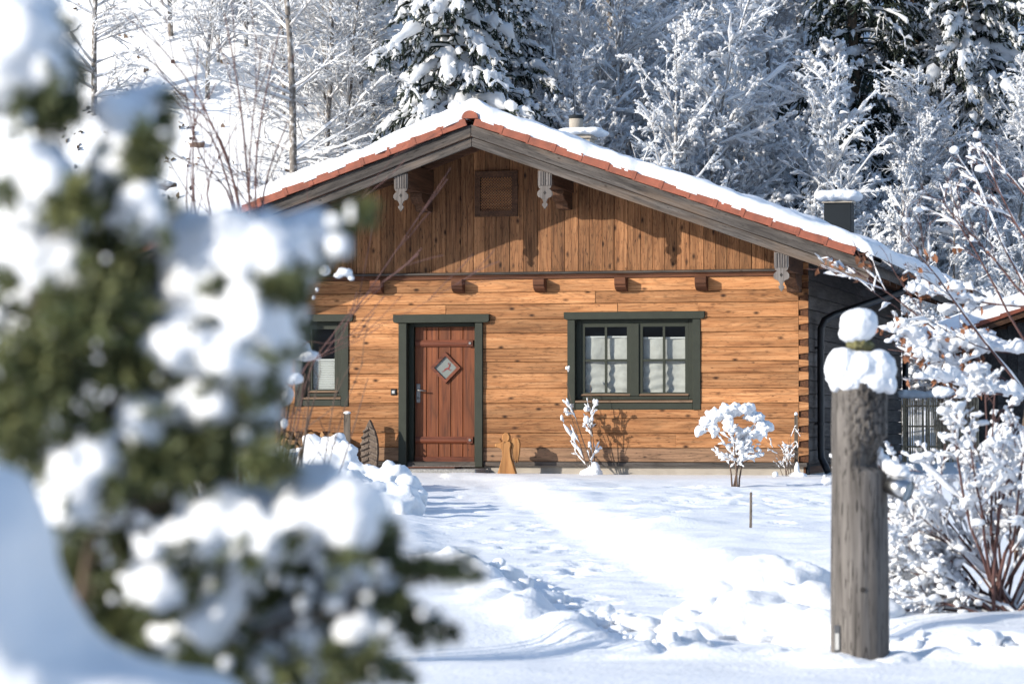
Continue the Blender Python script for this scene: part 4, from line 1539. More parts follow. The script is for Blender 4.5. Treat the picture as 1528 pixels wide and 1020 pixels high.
MB().xz([(0.04, 0.47), (0.09, 0.51), (0.15, 0.50), (0.175, 0.43), (0.165, 0.30), (0.145, 0.17), (0.125, 0.20), (0.115, 0.16), (0.10, 0.22), (0.085, 0.20), (0.07, 0.30)], -0.02, 0.035).build('wing', 'sculpture_wood', ang, bevel=0.006)
MB().xz([(-0.06, 0.44), (-0.10, 0.505), (-0.115, 0.50), (-0.085, 0.42)], -0.02, 0.03).build('wing', 'sculpture_wood', ang, bevel=0.004)

# carved wooden fir
x, y, z = on_front(552, 0.4)
fir = thing('carved_fir', 'grey carved wooden fir tree left of the door behind the snow pile', 'sculpture', (x, y, z - 0.02), -HA)
half = [(0.10, 0.0), (0.115, 0.12), (0.12, 0.20), (0.13, 0.30), (0.125, 0.42), (0.115, 0.50), (0.085, 0.60), (0.03, 0.73), (0.0, 0.79)]
MB().xz([(a, c_) for a, c_ in half] + [(-a, c_) for a, c_ in half[-2::-1]], -0.035, 0.05).build('body', 'carved_grey', fir, bevel=0.008)
for i in range(7):
    z0 = 0.05 + i * 0.09
    w_ = np.interp(z0, [c_ for a, c_ in half], [a for a, c_ in half])
    for sg in (-1, 1):
        MB().xz([(sg * 0.003, z0 + 0.095), (sg * w_ * 1.04, z0 + 0.035), (sg * w_ * 1.08, z0), (sg * 0.003, z0 + 0.055)], -0.062, -0.034).build('carved_branch', 'carved_grey', fir, bevel=0.006)

# stakes
def stake(px, v, h_, w_, lab, name='wooden_stake', base=None, lean=0.0, d=None):
    if base:
        x, y = base
        z = gz(x, y)
    else:
        x, y, z = on_front(px, v)
    t = thing(name, lab, 'stake', (x, y, z - 0.1), -HA + 0.2, 'garden stakes')
    MB().prism([(-w_, -w_ * .6), (w_, -w_ * .7), (w_ * .9, w_ * .6), (-w_ * .9, w_ * .7)], lambda a, c_: (a, c_, 0), lambda a, c_: (a * .9 + lean, c_ * .9, h_ + 0.1)).build('shaft', 'stake_wood', t, bevel=0.004)
    bs = [(lean * 1.0, 0, h_ + 0.105, w_ * 1.15, w_ * 1.0, w_ * 0.5)]
    if w_ < 0.045:
        bs.append((lean, 0, h_ + 0.11 + w_ * .4, w_ * .9, w_ * .9, w_ * 0.9))
    obj('snow_cap', balls_mesh('snow_cap', bs, 'snow', 0.012), t)
    return t


stake(518, 0.5, 0.86, 0.055, 'grey wooden board standing upright under the small window')
stake(1188, 0.40, 0.86, 0.028, 'thin wooden stake at the right corner of the cabin')
bx, by = ground_pt(1120, 793)
stake(0, 0, 0.30, 0.012, 'short thin stick standing alone in the open snow', 'garden_stick', (bx, by), 0.004)


# ------------------------------------------------------------------ garden shrubs
def snowy_shrub(name, label, cat, base, stems, seed, n1, n2, mats=('twig_brown', 'snow'), th=0.02, l1=0.4, l2=0.4, ang=(0.3, 0.8), blob=0, br=0.04, K0=8, r0=0.009, up=0.03, wob=0.07, keep=0.8, t0=0.25, n3=0, blobt=(0.4, 1.0), snow0=0.5, group=None, twr=0.002, bsq=(1.3, 1.3, 0.7)):
    """stems: list of (offset xyz, direction, length)"""
    rg = np.random.default_rng(seed)
    P0 = np.array([s[0] for s in stems], float)
    D = np.array([s[1] for s in stems], float)
    L = np.array([s[2] for s in stems], float)
    T = poly(rg, P0, D, L, K0, up, wob)
    TR = np.linspace(1, 0.3, K0)[None] * r0 * (0.6 + 0.4 * L / L.max())[:, None]
    t = thing(name, label, cat, base, 0, group)
    stm = [tubes(T, TR, 6)]
    B1, R1 = spawn(rg, T, TR, n1, t0, 1.0, ang, l1, 6, up, wob * 1.3, 0.6, 0.4, 0.5)
    R1 = np.maximum(R1, twr)
    stm.append(tubes(B1, R1, 4))
    sn = [snow_on(rg, T, TR, th * 1.1, 6, K0 * 2, snow0, 0.9, 0.5), snow_on(rg, B1, R1, th, 6, 9, keep, 0.93, 0.5)]
    tips = B1
    if n2:
        B2, R2 = spawn(rg, B1, R1, n2, 0.15, 1.0, (0.35, 0.9), l2, 4, up * 0.5, wob * 1.6, 0.7, 0.5, 0.4)
        R2 = np.maximum(R2, twr * 0.8)
        stm.append(tubes(B2, R2, 3))
        sn.append(snow_on(rg, B2, R2, th * 0.85, 5, 6, keep, 0.93, 0.45))
        tips = B2
        if n3:
            B3, R3 = spawn(rg, B2, R2, n3, 0.2, 1.0, (0.35, 0.9), 0.5, 3, 0, wob * 1.6, 0.8, 0.6, 0.4)
            stm.append(tubes(B3, np.maximum(R3, twr * 0.7), 3))
            sn.append(snow_on(rg, B3, R3, th * 0.7, 4, 4, keep * 0.8, 0.93, 0.4))
    obj('branches', arr_mesh('branches', *join(stm), mats[0], True), t)
    V, Q = join(sn)
    T_ = None
    if blob:
        pts, _ = sample_on(rg, tips, blob, *blobt)
        rr = br * rg.uniform(0.5, 1.4, blob)
        Vb, Fb = blobs(rg, pts + UP * rr[:, None] * 0.5, rr, 2, bsq, 0.05)
        T_ = Fb + len(V)
        V = np.concatenate([V, Vb])
    tag(obj('snow_load', arr_mesh('snow_load', V, Q, mats[1], True, T_), t), kind='stuff')
    return t, T, B1, tips, rg


# slim snowy shrub before the big window
x, y, z = on_front(884, 0.35)
st = [((rw.uniform(-.04, .04), rw.uniform(-.04, .04), -0.05), (dx, rw.uniform(-.1, .1), 1), L) for dx, L in ((-0.30, 1.1), (-0.22, 1.45), (-0.1, 1.35), (0.02, 1.2), (0.06, 1.0), (-0.5, 0.9), (0.1, 0.8))]
snowy_shrub('garden_shrub', 'slender shrub with snow-covered upright stems before the large window', 'shrub', (x, y, z), st, 31, 4, 3, th=0.024, l1=0.30, l2=0.45, ang=(0.2, 0.6), blob=14, br=0.034, r0=0.010, blobt=(0.0, 0.9), snow0=0.9, up=0.02, wob=0.05, t0=0.15, bsq=(0.9, 0.9, 1.3))
obj('snow_foot', balls_mesh('snow_foot', [(0, 0, 0.0, 0.16, 0.14, 0.12), (0.03, 0.0, 0.10, 0.08, 0.08, 0.10), (-0.05, -.03, 0.02, 0.15, 0.1, 0.07)], 'snow', 0.02, 0.008, 14), bpy.data.objects['garden_shrub'])

# umbrella-shaped snowy bush right of the window
x, y = ground_pt(1098, 727)
st = [((rw.uniform(-.05, .05), rw.uniform(-.05, .05), -0.08), (rw.uniform(-.14, .16), rw.uniform(-.1, .1), 1), rw.uniform(0.55, 0.8)) for _ in range(6)]
t, T, B1, tips, rg = snowy_shrub('garden_bush', 'small bush on bare stems under an umbrella-like load of snow', 'shrub', (x, y, gz(x, y)), st, 33, 7, 4, th=0.020, l1=0.55, l2=0.4, ang=(0.6, 1.2), blob=30, br=0.026, r0=0.015, t0=0.55, blobt=(0.1, 1.0), up=0.02, bsq=(1.3, 1.3, 0.6))
capb = [(-0.34, 0, 0.80, 0.13, 0.12, 0.055), (-0.22, 0.02, 0.90, 0.15, 0.16, 0.065), (-0.06, 0, 0.965, 0.16, 0.18, 0.065), (0.10, -.02, 0.955, 0.15, 0.16, 0.06), (0.24, 0, 0.87, 0.14, 0.14, 0.06), (0.34, 0, 0.76, 0.11, 0.12, 0.06), (-0.42, 0, 0.70, 0.07, 0.09, 0.05),
        (-0.10, -0.1, 0.80, 0.07, 0.08, 0.13), (0.27, -.08, 0.66, 0.12, 0.09, 0.055), (0.02, -.06, 0.56, 0.08, 0.07, 0.045), (-0.28, -.05, 0.70, 0.06, 0.07, 0.09), (0.12, -.06, 0.70, 0.07, 0.07, 0.05)]
obj('snow_cap', balls_mesh('snow_cap', capb, 'snow', 0.014, 0.045, 16, 2, 1), t)

# dry plant at the right corner
x, y, z = on_front(1180, 0.55)
st = [((rw.uniform(-.08, .08), rw.uniform(-.05, .05), -0.05), (rw.uniform(-.5, .4), rw.uniform(-.2, .2), 1), rw.uniform(0.35, 0.75)) for _ in range(12)]
t, *_ = snowy_shrub('dry_plant', 'dry stalks bent under snow at the right corner of the cabin', 'plant', (x, y, z), st, 35, 4, 2, th=0.010, l1=0.35, blob=6, br=0.022, r0=0.005, up=-0.02, wob=0.1, snow0=0.3)
obj('snow_foot', balls_mesh('snow_foot', [(0.08, -.05, 0.10, 0.035, 0.05, 0.12), (0.05, 0, 0.0, 0.10, 0.1, 0.05), (0.15, -.05, 0.0, 0.08, 0.1, 0.05), (-0.22, -.05, 0.02, 0.05, 0.06, 0.06)], 'snow', 0.02, 0.01, 14), t)

# big snow-laden shrub at the right
x, y = ground_pt(1502, 912)
st = []
for i in range(34):
    a = rw.uniform(-1.15, 0.95)
    st.append(((rw.uniform(-.10, .10), rw.uniform(-.15, .2), -0.06), (math.sin(a) * 1.25, rw.uniform(-.55, .55), 0.25 + math.cos(a)), rw.uniform(0.95, 1.5) * (1.0 if a < 0.2 else 0.9)))
for i in range(9):
    a = rw.uniform(-1.45, -1.0)
    st.append(((rw.uniform(-.1, .1), rw.uniform(-.15, .15), -0.04), (math.sin(a), rw.uniform(-.3, .3), 0.10 + math.cos(a) * .8), rw.uniform(0.6, 0.95)))
st2 = []
for o_, d_, L_ in st:
    fr_ = abs(d_[0]) / math.sqrt(sum(c_ * c_ for c_ in d_))
    st2.append((o_, d_, min(L_, 0.62 / max(fr_, 0.05)) if d_[0] < 0 else L_))
st = st2
t, T, B1, tips, rg = snowy_shrub('snowy_shrub', 'big spreading shrub with reddish twigs heavily loaded with snow at the right edge', 'shrub', (x, y, gz(x, y)), st, 41, 9, 5, ('twig_red', 'snow'), th=0.0145, l1=0.34, l2=0.42, ang=(0.3, 0.8), blob=600, br=0.020, r0=0.012, up=0.012, wob=0.09, keep=0.75, t0=0.3, n3=3, blobt=(0.2, 1.0), snow0=0.55, twr=0.0022)
rg2 = np.random.default_rng(43)
sp, _ = sample_on(rg2, B1, 130, 0.35, 1.0)
sp = sp[(sp[:, 2] > 0.42)]
bb = [(p[0], p[1], p[2] + 0.02, rg2.uniform(.035, .08), rg2.uniform(.03, .07), rg2.uniform(.018, .036)) for p in sp]
tag(obj('snow_mass', balls_mesh('snow_mass', bb, 'snow', 0.012, 0.020, 26, 1, 1), t), kind='stuff')

# young beech with rust leaves behind it
x, y = xpx(1506, 19.5), 19.5
rg = np.random.default_rng(55)
bt = thing('young_beech', 'young tree with thin reddish twigs, rust-brown leaves and snow plates at the right edge', 'tree', (x, y, gz(x, y)), 0)
T, TR = one((0.05, 0, -0.1), (-0.03, 0, 1), 3.3, 12, 0.026, 0.006, rg, 0.02, 0.025)
st0 = []
for t_, dx, dy, L in ((0.40, -1.0, 0.1, 0.85), (0.44, -1.2, -.3, 0.95), (0.48, -1.0, 0.2, 0.9), (0.46, 0.6, 0.2, 0.7), (0.52, -1.1, -.2, 0.9), (0.42, -0.9, 0.4, 0.8), (0.54, 0.8, -.2, .7), (0.38, -1.0, -.4, 0.8), (0.56, -1.0, .1, 0.85), (0.36, 0.8, 0.2, .5), (0.50, -0.8, .6, .8),
                      (0.50, -0.8, -.2, 1.2), (0.56, -0.7, .2, 1.05), (0.6, 0.5, 0, .6), (0.66, -0.6, -.1, .8), (0.74, -0.5, .1, .6), (0.8, 0.3, 0, .4), (0.45, -1.3, 0.1, 1.5), (0.42, -0.95, -.3, 1.5), (0.62, -0.9, 0.2, .8)):
    i_ = int(t_ * 11)
    st0.append((T[0, i_], (dx, dy, 0.12 if len(st0) < 11 else 1.0), L))
P0 = np.array([s[0] for s in st0])
B0 = poly(rg, P0, np.array([s[1] for s in st0]), np.array([s[2] for s in st0]), 9, 0.03, 0.06)
R0 = np.linspace(1, 0.35, 9)[None] * np.full((len(st0), 1), 0.010)
B1, R1 = spawn(rg, B0, R0, 8, 0.15, 1.0, (0.3, 0.7), 0.42, 6, 0.03, 0.08, 0.6, 0.4, 0.5)
B2, R2 = spawn(rg, B1, R1, 6, 0.15, 1.0, (0.3, 0.7), 0.42, 4, 0.02, 0.10, 0.7, 0.5, 0.4)
R1, R2 = np.maximum(R1, 0.003), np.maximum(R2, 0.002)
obj('trunk', arr_mesh('trunk', *tubes(T, TR, 8), 'bark_brown', True), bt)
obj('branches', arr_mesh('branches', *join([tubes(B0, R0, 5), tubes(B1, R1, 4), tubes(B2, R2, 3)]), 'twig_red', True), bt)
low = np.arange(len(P0)) < 11
sn = [snow_on(rg, B0[low], R0[low], 0.026, 7, 22, 1.0, 0.97, 0.8), snow_on(rg, B0[~low], R0[~low], 0.009, 6, 16, 0.6, 0.97, 0.6)]
l1m = np.repeat(low, 8)
sn += [snow_on(rg, B1[l1m], R1[l1m], 0.017, 6, 12, 0.85, 0.95, 0.7), snow_on(rg, B1[~l1m], R1[~l1m], 0.008, 5, 8, 0.45, 0.97, 0.5), snow_on(rg, B2, R2, 0.008, 5, 5, 0.5, 0.95, 0.6)]
V, Q = join(sn)
pts, _ = sample_on(rg, B1, 45, 0.3, 1.0)
rr = rg.uniform(0.012, 0.035, 45)
Vb, Fb = blobs(rg, pts, rr, 2, (1.2, 0.8, 0.8), 0.09)
tag(obj('snow_load', arr_mesh('snow_load', np.concatenate([V, Vb]), Q, 'snow', True, Fb + len(V)), bt), kind='stuff')
sp, _ = sample_on(rg, np.concatenate([B0[low]] * 3), 150, 0.15, 1.0)
sp2, _ = sample_on(rg, B1[l1m], 170, 0.0, 1.0)
sp = np.concatenate([sp, sp2])
bb = [(p[0], p[1], p[2] + .02, rg.uniform(.03, .085), rg.uniform(.03, .07), rg.uniform(.018, .04)) for p in sp]
tag(obj('snow_mass', balls_mesh('snow_mass', bb, 'snow', 0.013, 0.018, 24, 1, 1), bt), kind='stuff')
pts, dr = sample_on(rg, B2, 900, 0.2, 1.0)
pts = pts[pts[:, 2] < 2.1][:420]
Vc, Qc = cards(rg, pts, 0.055, 0.03, rg.normal(size=pts.shape) * 0.5 + np.array([0, 0, -0.8]), 1.2)
tag(obj('leaves', arr_mesh('leaves', Vc, Qc, 'dead_leaf'), bt), kind='stuff')

# ------------------------------------------------------------------ carved post with lamp, right foreground
PY = 12.8
pxy = at(1284, 980, PY)
post = thing('carved_post', 'thick weathered wooden post with carved upper half standing in the snow at right', 'post', (pxy.x, PY, gz(pxy.x, PY) - 0.02))
PZ = post.location.z
sc_ = PY / FPX


def pz(py):
    return at(1284, py, PY).z - PZ


n, K = 96, 170
V = []
zz_ = np.linspace(pz(1010), pz(572), K)
for k_, zq in enumerate(zz_):
    tq = k_ / (K - 1)
    hw = np.interp(zq, [pz(980), pz(850), pz(700), pz(640), pz(580)], [43.5, 43, 41, 42, 41.5]) * sc_
    cx = np.interp(zq, [pz(980), pz(700), pz(580)], [-0.5, -0.5, 0.5]) * sc_
    for j in range(n):
        a = 2 * math.pi * j / n
        p = Vector((math.cos(a) * 2.2, math.sin(a) * 2.2, zq * 1.2))
        q = Vector((math.cos(a) * 7, math.sin(a) * 7, zq * 1.5))
        rr = hw * (1 + 0.030 * mnoise.noise(p) - 0.05 * max(0, mnoise.noise(q) - 0.25))
        # notch cut in the right flank under the carved part
        nz = (zq - pz(692)) / 0.035
        da = math.cos(a + 0.6)
        if da > 0.15:
            cut = math.exp(-nz * nz * 3) if nz < 0 else max(0.0, 1 - nz / 3.6)
            rr *= 1 - 0.62 * max(0, cut) * (da - 0.15) / 0.85
        # carved upper half: slanting chipped grooves
        if zq > pz(690):
            wv = mnoise.noise(Vector((math.cos(a) * 3, math.sin(a) * 3, zq * 6)))
            for ka, kz, dep in ((3.2, 9.0, 0.13), (2.0, -16.0, 0.10), (6.5, 3.0, 0.06)):
                ph = (a * ka + zq * kz + 0.9 * wv) % 1.0
                gq = max(0.0, 1 - abs(ph - 0.5) / 0.10)
                rr *= 1 - dep * gq * min(1.0, (zq - pz(690)) / 0.04) * max(0.0, min(1.0, 0.45 + da))
        else:
            ph = (a * 2.6 + 0.5 * mnoise.noise(Vector((a * 1.5, 0, zq * 1.6)))) % 1.0
            rr *= 1 - 0.018 * max(0.0, 1 - abs(ph - 0.5) / 0.06)
        V.append((cx + rr * math.cos(a), rr * math.sin(a), zq))
Q = [(k_ * n + j, k_ * n + (j + 1) % n, (k_ + 1) * n + (j + 1) % n, (k_ + 1) * n + j) for k_ in range(K - 1) for j in range(n)]
V.append((0, 0, zz_[-1] + 0.01))
Tt = [((K - 1) * n + j, (K - 1) * n + (j + 1) % n, len(V) - 1) for j in range(n)]
obj('shaft', arr_mesh('shaft', V, Q, 'post_wood', True, Tt), post)


def crack(pts, w_, dpt=0.004):
    """dark open check: a narrow sunk wedge along the flank"""
    mb = MB()
    P = []
    for a, py in pts:
        hw = 41.5 * sc_
        rr = hw * 0.985
        P.append((rr * math.cos(a), rr * math.sin(a), pz(py)))
    rad = [0.001] + [w_ * random.uniform(0.6, 1.1) for _ in P[1:-1]] + [0.001]
    mb.tube(P, rad, 5)
    mb.build('check', 'room_dark', post)  # solid dark tube, painting the shade of an open crack


for pts in ([(-1.9, 600), (-1.75, 640), (-1.7, 690), (-1.8, 720)], [(-1.2, 590), (-1.25, 640), (-1.1, 675)], [(-0.8, 585), (-0.95, 630), (-0.85, 665)], [(-1.5, 760), (-1.52, 830), (-1.47, 900)], [(-2.3, 700), (-2.28, 800), (-2.32, 890)],
            [(-1.35, 690), (-1.0, 680), (-0.7, 662)], [(-1.9, 610), (-1.4, 625), (-0.9, 612)], [(-1.75, 655), (-1.3, 662), (-0.8, 640)], [(-0.9, 720), (-0.93, 790), (-0.88, 850)]):
    crack(pts, 0.0035)
kn = MB().tube([(-0.004, -0.122, pz(877)), (-0.004, -0.128, pz(877))], 0.012, 10).build('knot', 'room_dark', post)
pl = MB().box(-0.122, -0.100, -0.088, -0.078, pz(975), pz(930)).build('metal_tag', 'iron', post)
MB().box(-0.120, -0.104, -0.091, -0.089, pz(966), pz(942)).build('tag_plate', 'white_mark', post)

cap = thing('snow_hood', 'two-tier snow cap with a mossy neck on top of the carved post', 'snow', (pxy.x, PY, PZ + pz(577)))


def cz(py):
    return pz(py) - pz(577)


q = lambda px: (px - 1284) * sc_
bs = [(q(1284), 0, cz(553), 50 * sc_, 0.135, 33 * sc_), (q(1258), -.02, cz(550), 28 * sc_, 0.10, 33 * sc_), (q(1310), -.02, cz(552), 29 * sc_, 0.10, 32 * sc_), (q(1246), -.05, cz(572), 10 * sc_, 0.04, 14 * sc_), (q(1300), -.07, cz(572), 26 * sc_, 0.06, 18 * sc_),
      (q(1326), -.05, cz(574), 12 * sc_, 0.06, 16 * sc_), (q(1270), -.07, cz(573), 20 * sc_, 0.06, 13 * sc_)]
obj('lower_tier', balls_mesh('lower_tier', bs, 'snow', 0.007, 0.0045, 30, 2, 4), cap)
bs = [(q(1283), 0, cz(485), 30 * sc_, 0.088, 27 * sc_), (q(1278), 0, cz(497), 27 * sc_, 0.08, 17 * sc_), (q(1290), 0, cz(478), 22 * sc_, 0.07, 19 * sc_)]
obj('upper_ball', balls_mesh('upper_ball', bs, 'snow', 0.007, 0.003, 18, 2, 4), cap)
obj('moss_neck', balls_mesh('moss_neck', [(q(1282), 0, cz(514), 17 * sc_, 0.06, 11 * sc_), (q(1292), 0, cz(516), 13 * sc_, 0.05, 10 * sc_)], 'moss', 0.006, 0.010, 60, 2, 0), cap)

# snow drifted against the foot of the post
dr_ = [(pxy.x + 0.15 * math.cos(a) , PY + 0.15 * math.sin(a), gz(pxy.x, PY) - 0.035, 0.16, 0.16, 0.055 + 0.02 * math.sin(a * 2 + 1)) for a in np.linspace(0, 6.28, 12, endpoint=False)]
tag(obj('snow_drift', balls_mesh('snow_drift', dr_, 'snow', 0.012, 0.008, 12, 2, 3)), kind='structure')

# lamp
lx, lz = (1341 - 1284) * sc_, pz(727)
lamp = thing('garden_spotlight', 'small silver spotlight with snow on top fixed to the post', 'lamp', (pxy.x, PY, PZ))
dv_ = Vector((0.78, -0.50, -0.36)).normalized()
c0 = Vector((lx - 0.006, -0.085, lz))
MB().tube([c0 - dv_ * 0.055, c0 - dv_ * 0.053, c0 + dv_ * 0.040, c0 + dv_ * 0.042], [0.028, 0.044, 0.047, 0.043], 20).build('housing', 'steel', lamp, True)
MB().tube([c0 + dv_ * 0.041, c0 + dv_ * 0.045], [0.042, 0.040], 20).build('lens', 'lens_glass', lamp, True)
MB().tube([c0 + dv_ * 0.034, c0 + dv_ * 0.047], [0.049, 0.049], 20, False).build('rim', 'steel', lamp, True)
MB().tube([c0 - dv_ * 0.03, (lx - 0.055, -0.03, lz + 0.01), (0.09, -0.02, lz + 0.03)], 0.010, 8).build('bracket', 'steel', lamp, True)
MB().tube([c0 - dv_ * 0.03 + Vector((0, 0, -.03)), (lx - 0.03, -.04, lz - 0.055), (lx - 0.01, -.04, lz - 0.075), (lx - 0.02, -.04, lz - 0.095), (lx - 0.06, -.03, lz - 0.085), (0.115, -0.03, lz - 0.05)], 0.0035, 6).build('cable', 'black_metal', lamp, True)
bs = [(lx - 0.005, -0.05, lz + 0.072, 0.050, 0.05, 0.032), (lx - 0.035, -0.04, lz + 0.085, 0.038, 0.045, 0.040), (lx - 0.060, -0.02, lz + 0.105, 0.025, 0.035, 0.040), (lx - 0.082, -0.02, lz + 0.150, 0.018, 0.03, 0.035), (lx + 0.018, -0.06, lz + 0.060, 0.03, 0.04, 0.022)]
obj('snow_cap', balls_mesh('snow_cap', bs, 'snow', 0.006, 0.004, 30, 2, 2), lamp)


# ------------------------------------------------------------------ snow heaps
def heap(name, label, balls, voxel, amp, ns, seed=0):
    me = balls_mesh(name, balls, 'snow', voxel, amp, ns, 2, 1)
    o = obj(name, me)
    tag(o, kind='structure')
    return o


def gp(px, py):
    x_, y_ = ground_pt(px, py)
    return x_, y_, gz(x_, y_)


bs = []
rh = random.Random(4)
# pile of shovelled blocks left of the door
for px, py, top, r_ in ((410, 716, 672, .30), (445, 715, 666, .30), (480, 718, 655, .32), (498, 720, 650, .26), (515, 722, 658, .30), (545, 728, 680, .28), (575, 735, 690, .30), (585, 742, 684, .20), (605, 748, 700, .20), (625, 750, 712, .16), (460, 735, 690, .4), (520, 745, 700, .4), (560, 752, 715, .3),
                        (380, 730, 690, .5), (330, 735, 690, .5), (280, 735, 695, .5), (600, 757, 722, .22), (230, 735, 695, .5), (180, 735, 695, .5)):
    x_, y_, z_ = gp(px, py)
    ht = (py - top) * y_ / FPX
    bs.append((x_, y_ + 0.1, z_ + ht - r_ * 0.9, r_ * rh.uniform(.7, 1), r_, r_ * rh.uniform(.85, 1)))
    bs.append((x_ + rh.uniform(-.1, .1), y_ + 0.1, z_ + ht * 0.35, r_ * 1.1, r_ * 1.2, max(0.12, ht * 0.5)))
heap('snow_heap', '', bs, 0.04, 0.10, 4.6)
# heap thrown up right of the path
bs = []
for px, py, top, r_ in ((1135, 890, 812, .24), (1160, 890, 818, .24), (1110, 890, 832, .22), (1080, 892, 842, .18), (1190, 892, 845, .22), (1050, 895, 862, .16), (1215, 905, 870, .18), (1230, 915, 883, .18), (1160, 910, 872, .28), (1110, 910, 876, .25), (1250, 918, 890, .16), (1070, 912, 888, .18), (1030, 900, 880, .14), (1200, 912, 872, .22), (1290, 915, 890, .18), (1010, 905, 890, .12), (1130, 905, 850, .3), (1175, 902, 852, .26)):
    x_, y_, z_ = gp(px, py)
    ht = (py - top) * y_ / FPX
    bs.append((x_, y_, z_ + ht + 0.05 - r_ * 0.8, r_, r_ * 1.1, r_ * 0.8))
    bs.append((x_, y_, z_ + ht * 0.3, r_ * 1.35, r_ * 1.3, max(0.08, ht * 0.5)))
heap('snow_heap', '', bs, 0.03, 0.045, 4.2)
# clods along the near edge of the path
bs = []
for i in range(150):
    t_ = rh.random()
    px = 728 + t_ * 330
    py = np.interp(px, [728, 850, 950, 1060], [833, 872, 905, 935]) + rh.gauss(0, 9)
    x_, y_, z_ = gp(px, py)
    r_ = min(0.09, 0.020 * math.exp(rh.gauss(0, 0.65)))
    bs.append((x_, y_, z_ + r_ * 0.3, r_ * rh.uniform(.9, 1.5), r_, r_ * rh.uniform(.7, 1)))
x_, y_, z_ = gp(742, 838)
bs += [(x_, y_, z_ + 0.02, .10, .08, .07), (x_ + .01, y_, z_ + 0.07, .06, .05, .05), (x_ - .06, y_, z_ + .01, .09, .08, .05)]
for i in range(200):
    px = rh.uniform(1335, 1560)
    py = np.interp(px, [1335, 1430, 1560], [940, 962, 975]) + rh.gauss(0, 9)
    x_, y_, z_ = gp(px, py)
    r_ = min(0.09, 0.020 * math.exp(rh.gauss(0, 0.7)))
    bs.append((x_, y_, z_ + r_ * 0.2, r_ * rh.uniform(.9, 1.5), r_, r_ * rh.uniform(.6, 1)))
for px, py, r_ in ((1500, 985, .07), (1480, 990, .06), (1395, 968, .05), (1520, 988, .08), (1455, 985, .05)):
    x_, y_, z_ = gp(px, py)
    bs.append((x_, y_, z_ + r_ * 0.4, r_ * 1.1, r_, r_))
bs = np.array(bs)
rgc = np.random.default_rng(5)
V, F = blobs(rgc, bs[:, :3], bs[:, 3:].mean(1), 2, (1.2, 1.0, 0.75), 0.17)
tag(obj('snow_clods', arr_mesh('snow_clods', V, np.zeros((0, 4)), 'snow', True, F)), 'loose clods of snow strewn along the near edge of the path', 'snow', kind='stuff')

# ------------------------------------------------------------------ firewood by the wall
for row in range(3):
    for i in range(9 - row):
        u_ = -3.35 + i * 0.135 + row * 0.06 + rh.uniform(-.01, .01)
        v_ = -0.42
        P = H(u_, v_)
        a0 = rh.uniform(0, 6)
        ang_ = rh.choice((1.9, 2.4, 3.1))
        pol = [(0.0, 0.0)] + [(0.075 * math.cos(a0 + ang_ * k_ / 4), 0.075 * math.sin(a0 + ang_ * k_ / 4)) for k_ in range(5)]
        cxp, czp = sum(p[0] for p in pol) / 6, sum(p[1] for p in pol) / 6
        mb = MB().xz([(a - cxp, c_ - czp) for a, c_ in pol], 0.0, 0.33)
        o = mb.build('firewood_log', 'firewood', None, bevel=0.003)
        o.location = (P.x, P.y, gz(P.x, P.y) + 0.33 + row * 0.105)
        o.rotation_euler = (0, 0, -HA + rh.uniform(-.05, .05))
        tag(o, 'split log, %s from the left in the %s row of the firewood stack' % (('first', 'second', 'third', 'fourth', 'fifth', 'sixth', 'seventh', 'eighth', 'ninth')[i], ('bottom', 'middle', 'top')[row]), 'firewood', 'split logs stacked at the wall')
P = H(-2.85, -0.27)
o = MB().box(-0.62, 0.62, -0.16, 0.18, -0.3, 0.275).build('firewood_rack', 'log_dark', None)
o.location = (P.x, P.y, gz(P.x, P.y))
o.rotation_euler.z = -HA
tag(o, 'low dark timber base under the firewood stack by the wall', 'rack')

# ------------------------------------------------------------------ reed fence and shed to the right of the cabin
FY = 50.5
f0, f1 = xpx(1346, FY), xpx(1460, FY)
fz = gz((f0 + f1) / 2, FY)
fen = thing('reed_fence', 'low reed fence with snow along its top behind the snowy shrub', 'fence', (f0, FY, fz))
rf = random.Random(8)
xx = 0.0
while xx < f1 - f0:
    w_ = rf.uniform(0.007, 0.013)
    MB().tube([(xx, rf.uniform(-.01, .01), -0.1), (xx + rf.uniform(-.015, .015), rf.uniform(-.012, .012), 1.10 + rf.uniform(-.05, .05))], w_, 5).build('reed', 'reed', fen)
    xx += w_ * 2 + rf.uniform(0.0, 0.012)
for xx in (0.05, 0.78, 1.28):
    MB().box(xx - .03, xx + .03, 0.03, 0.09, -0.2, 1.16).build('fence_post', 'reed', fen)
for zz in (0.25, 0.6, 0.95):
    MB().box(0, f1 - f0, 0.016, 0.028, zz, zz + .03).build('rail', 'reed', fen)
obj('snow_cap', balls_mesh('snow_cap', [(a, 0.02, 1.17 + rf.uniform(-.01, .01), 0.13, 0.09, 0.075) for a in np.arange(0.02, f1 - f0, 0.11)], 'snow', 0.03, 0.015, 7), fen)

SY = 58.0
s0 = xpx(1405, SY)
sz = gz(s0 + 2, SY)
shed = thing('timber_shed', 'dark timber shed with red tile edge and snowy roof behind the shrubs at right', 'shed', (s0, SY, sz))
zl, sl2, ww = 2.25, 0.34, 4.4
MB().xz([(0.35, 0), (ww * 2 - .35, 0), (ww * 2 - .35, zl), (ww, zl + sl2 * (ww - .35)), (0.35, zl)], 0.3, 3.0).build('wall', 'log_dark', shed)
for a in np.arange(0.36, ww * 2 - .5, 0.2):
    top = zl + sl2 * (ww - .35) * (1 - abs(a + .1 - ww) / (ww - .35)) - .02
    MB().box(a, a + .192, 0.27, 0.30, 0.05, top - 0.04).build('plank', 'side_dark', shed)
sr = MB().xz([(-0.1, zl - .12), (ww, zl + sl2 * ww - .05), (ww * 2 + .1, zl - .12), (ww * 2 + .1, zl), (ww, zl + sl2 * ww + .07), (-0.1, zl)], -0.2, 3.2).build('roof', 'beam', shed)
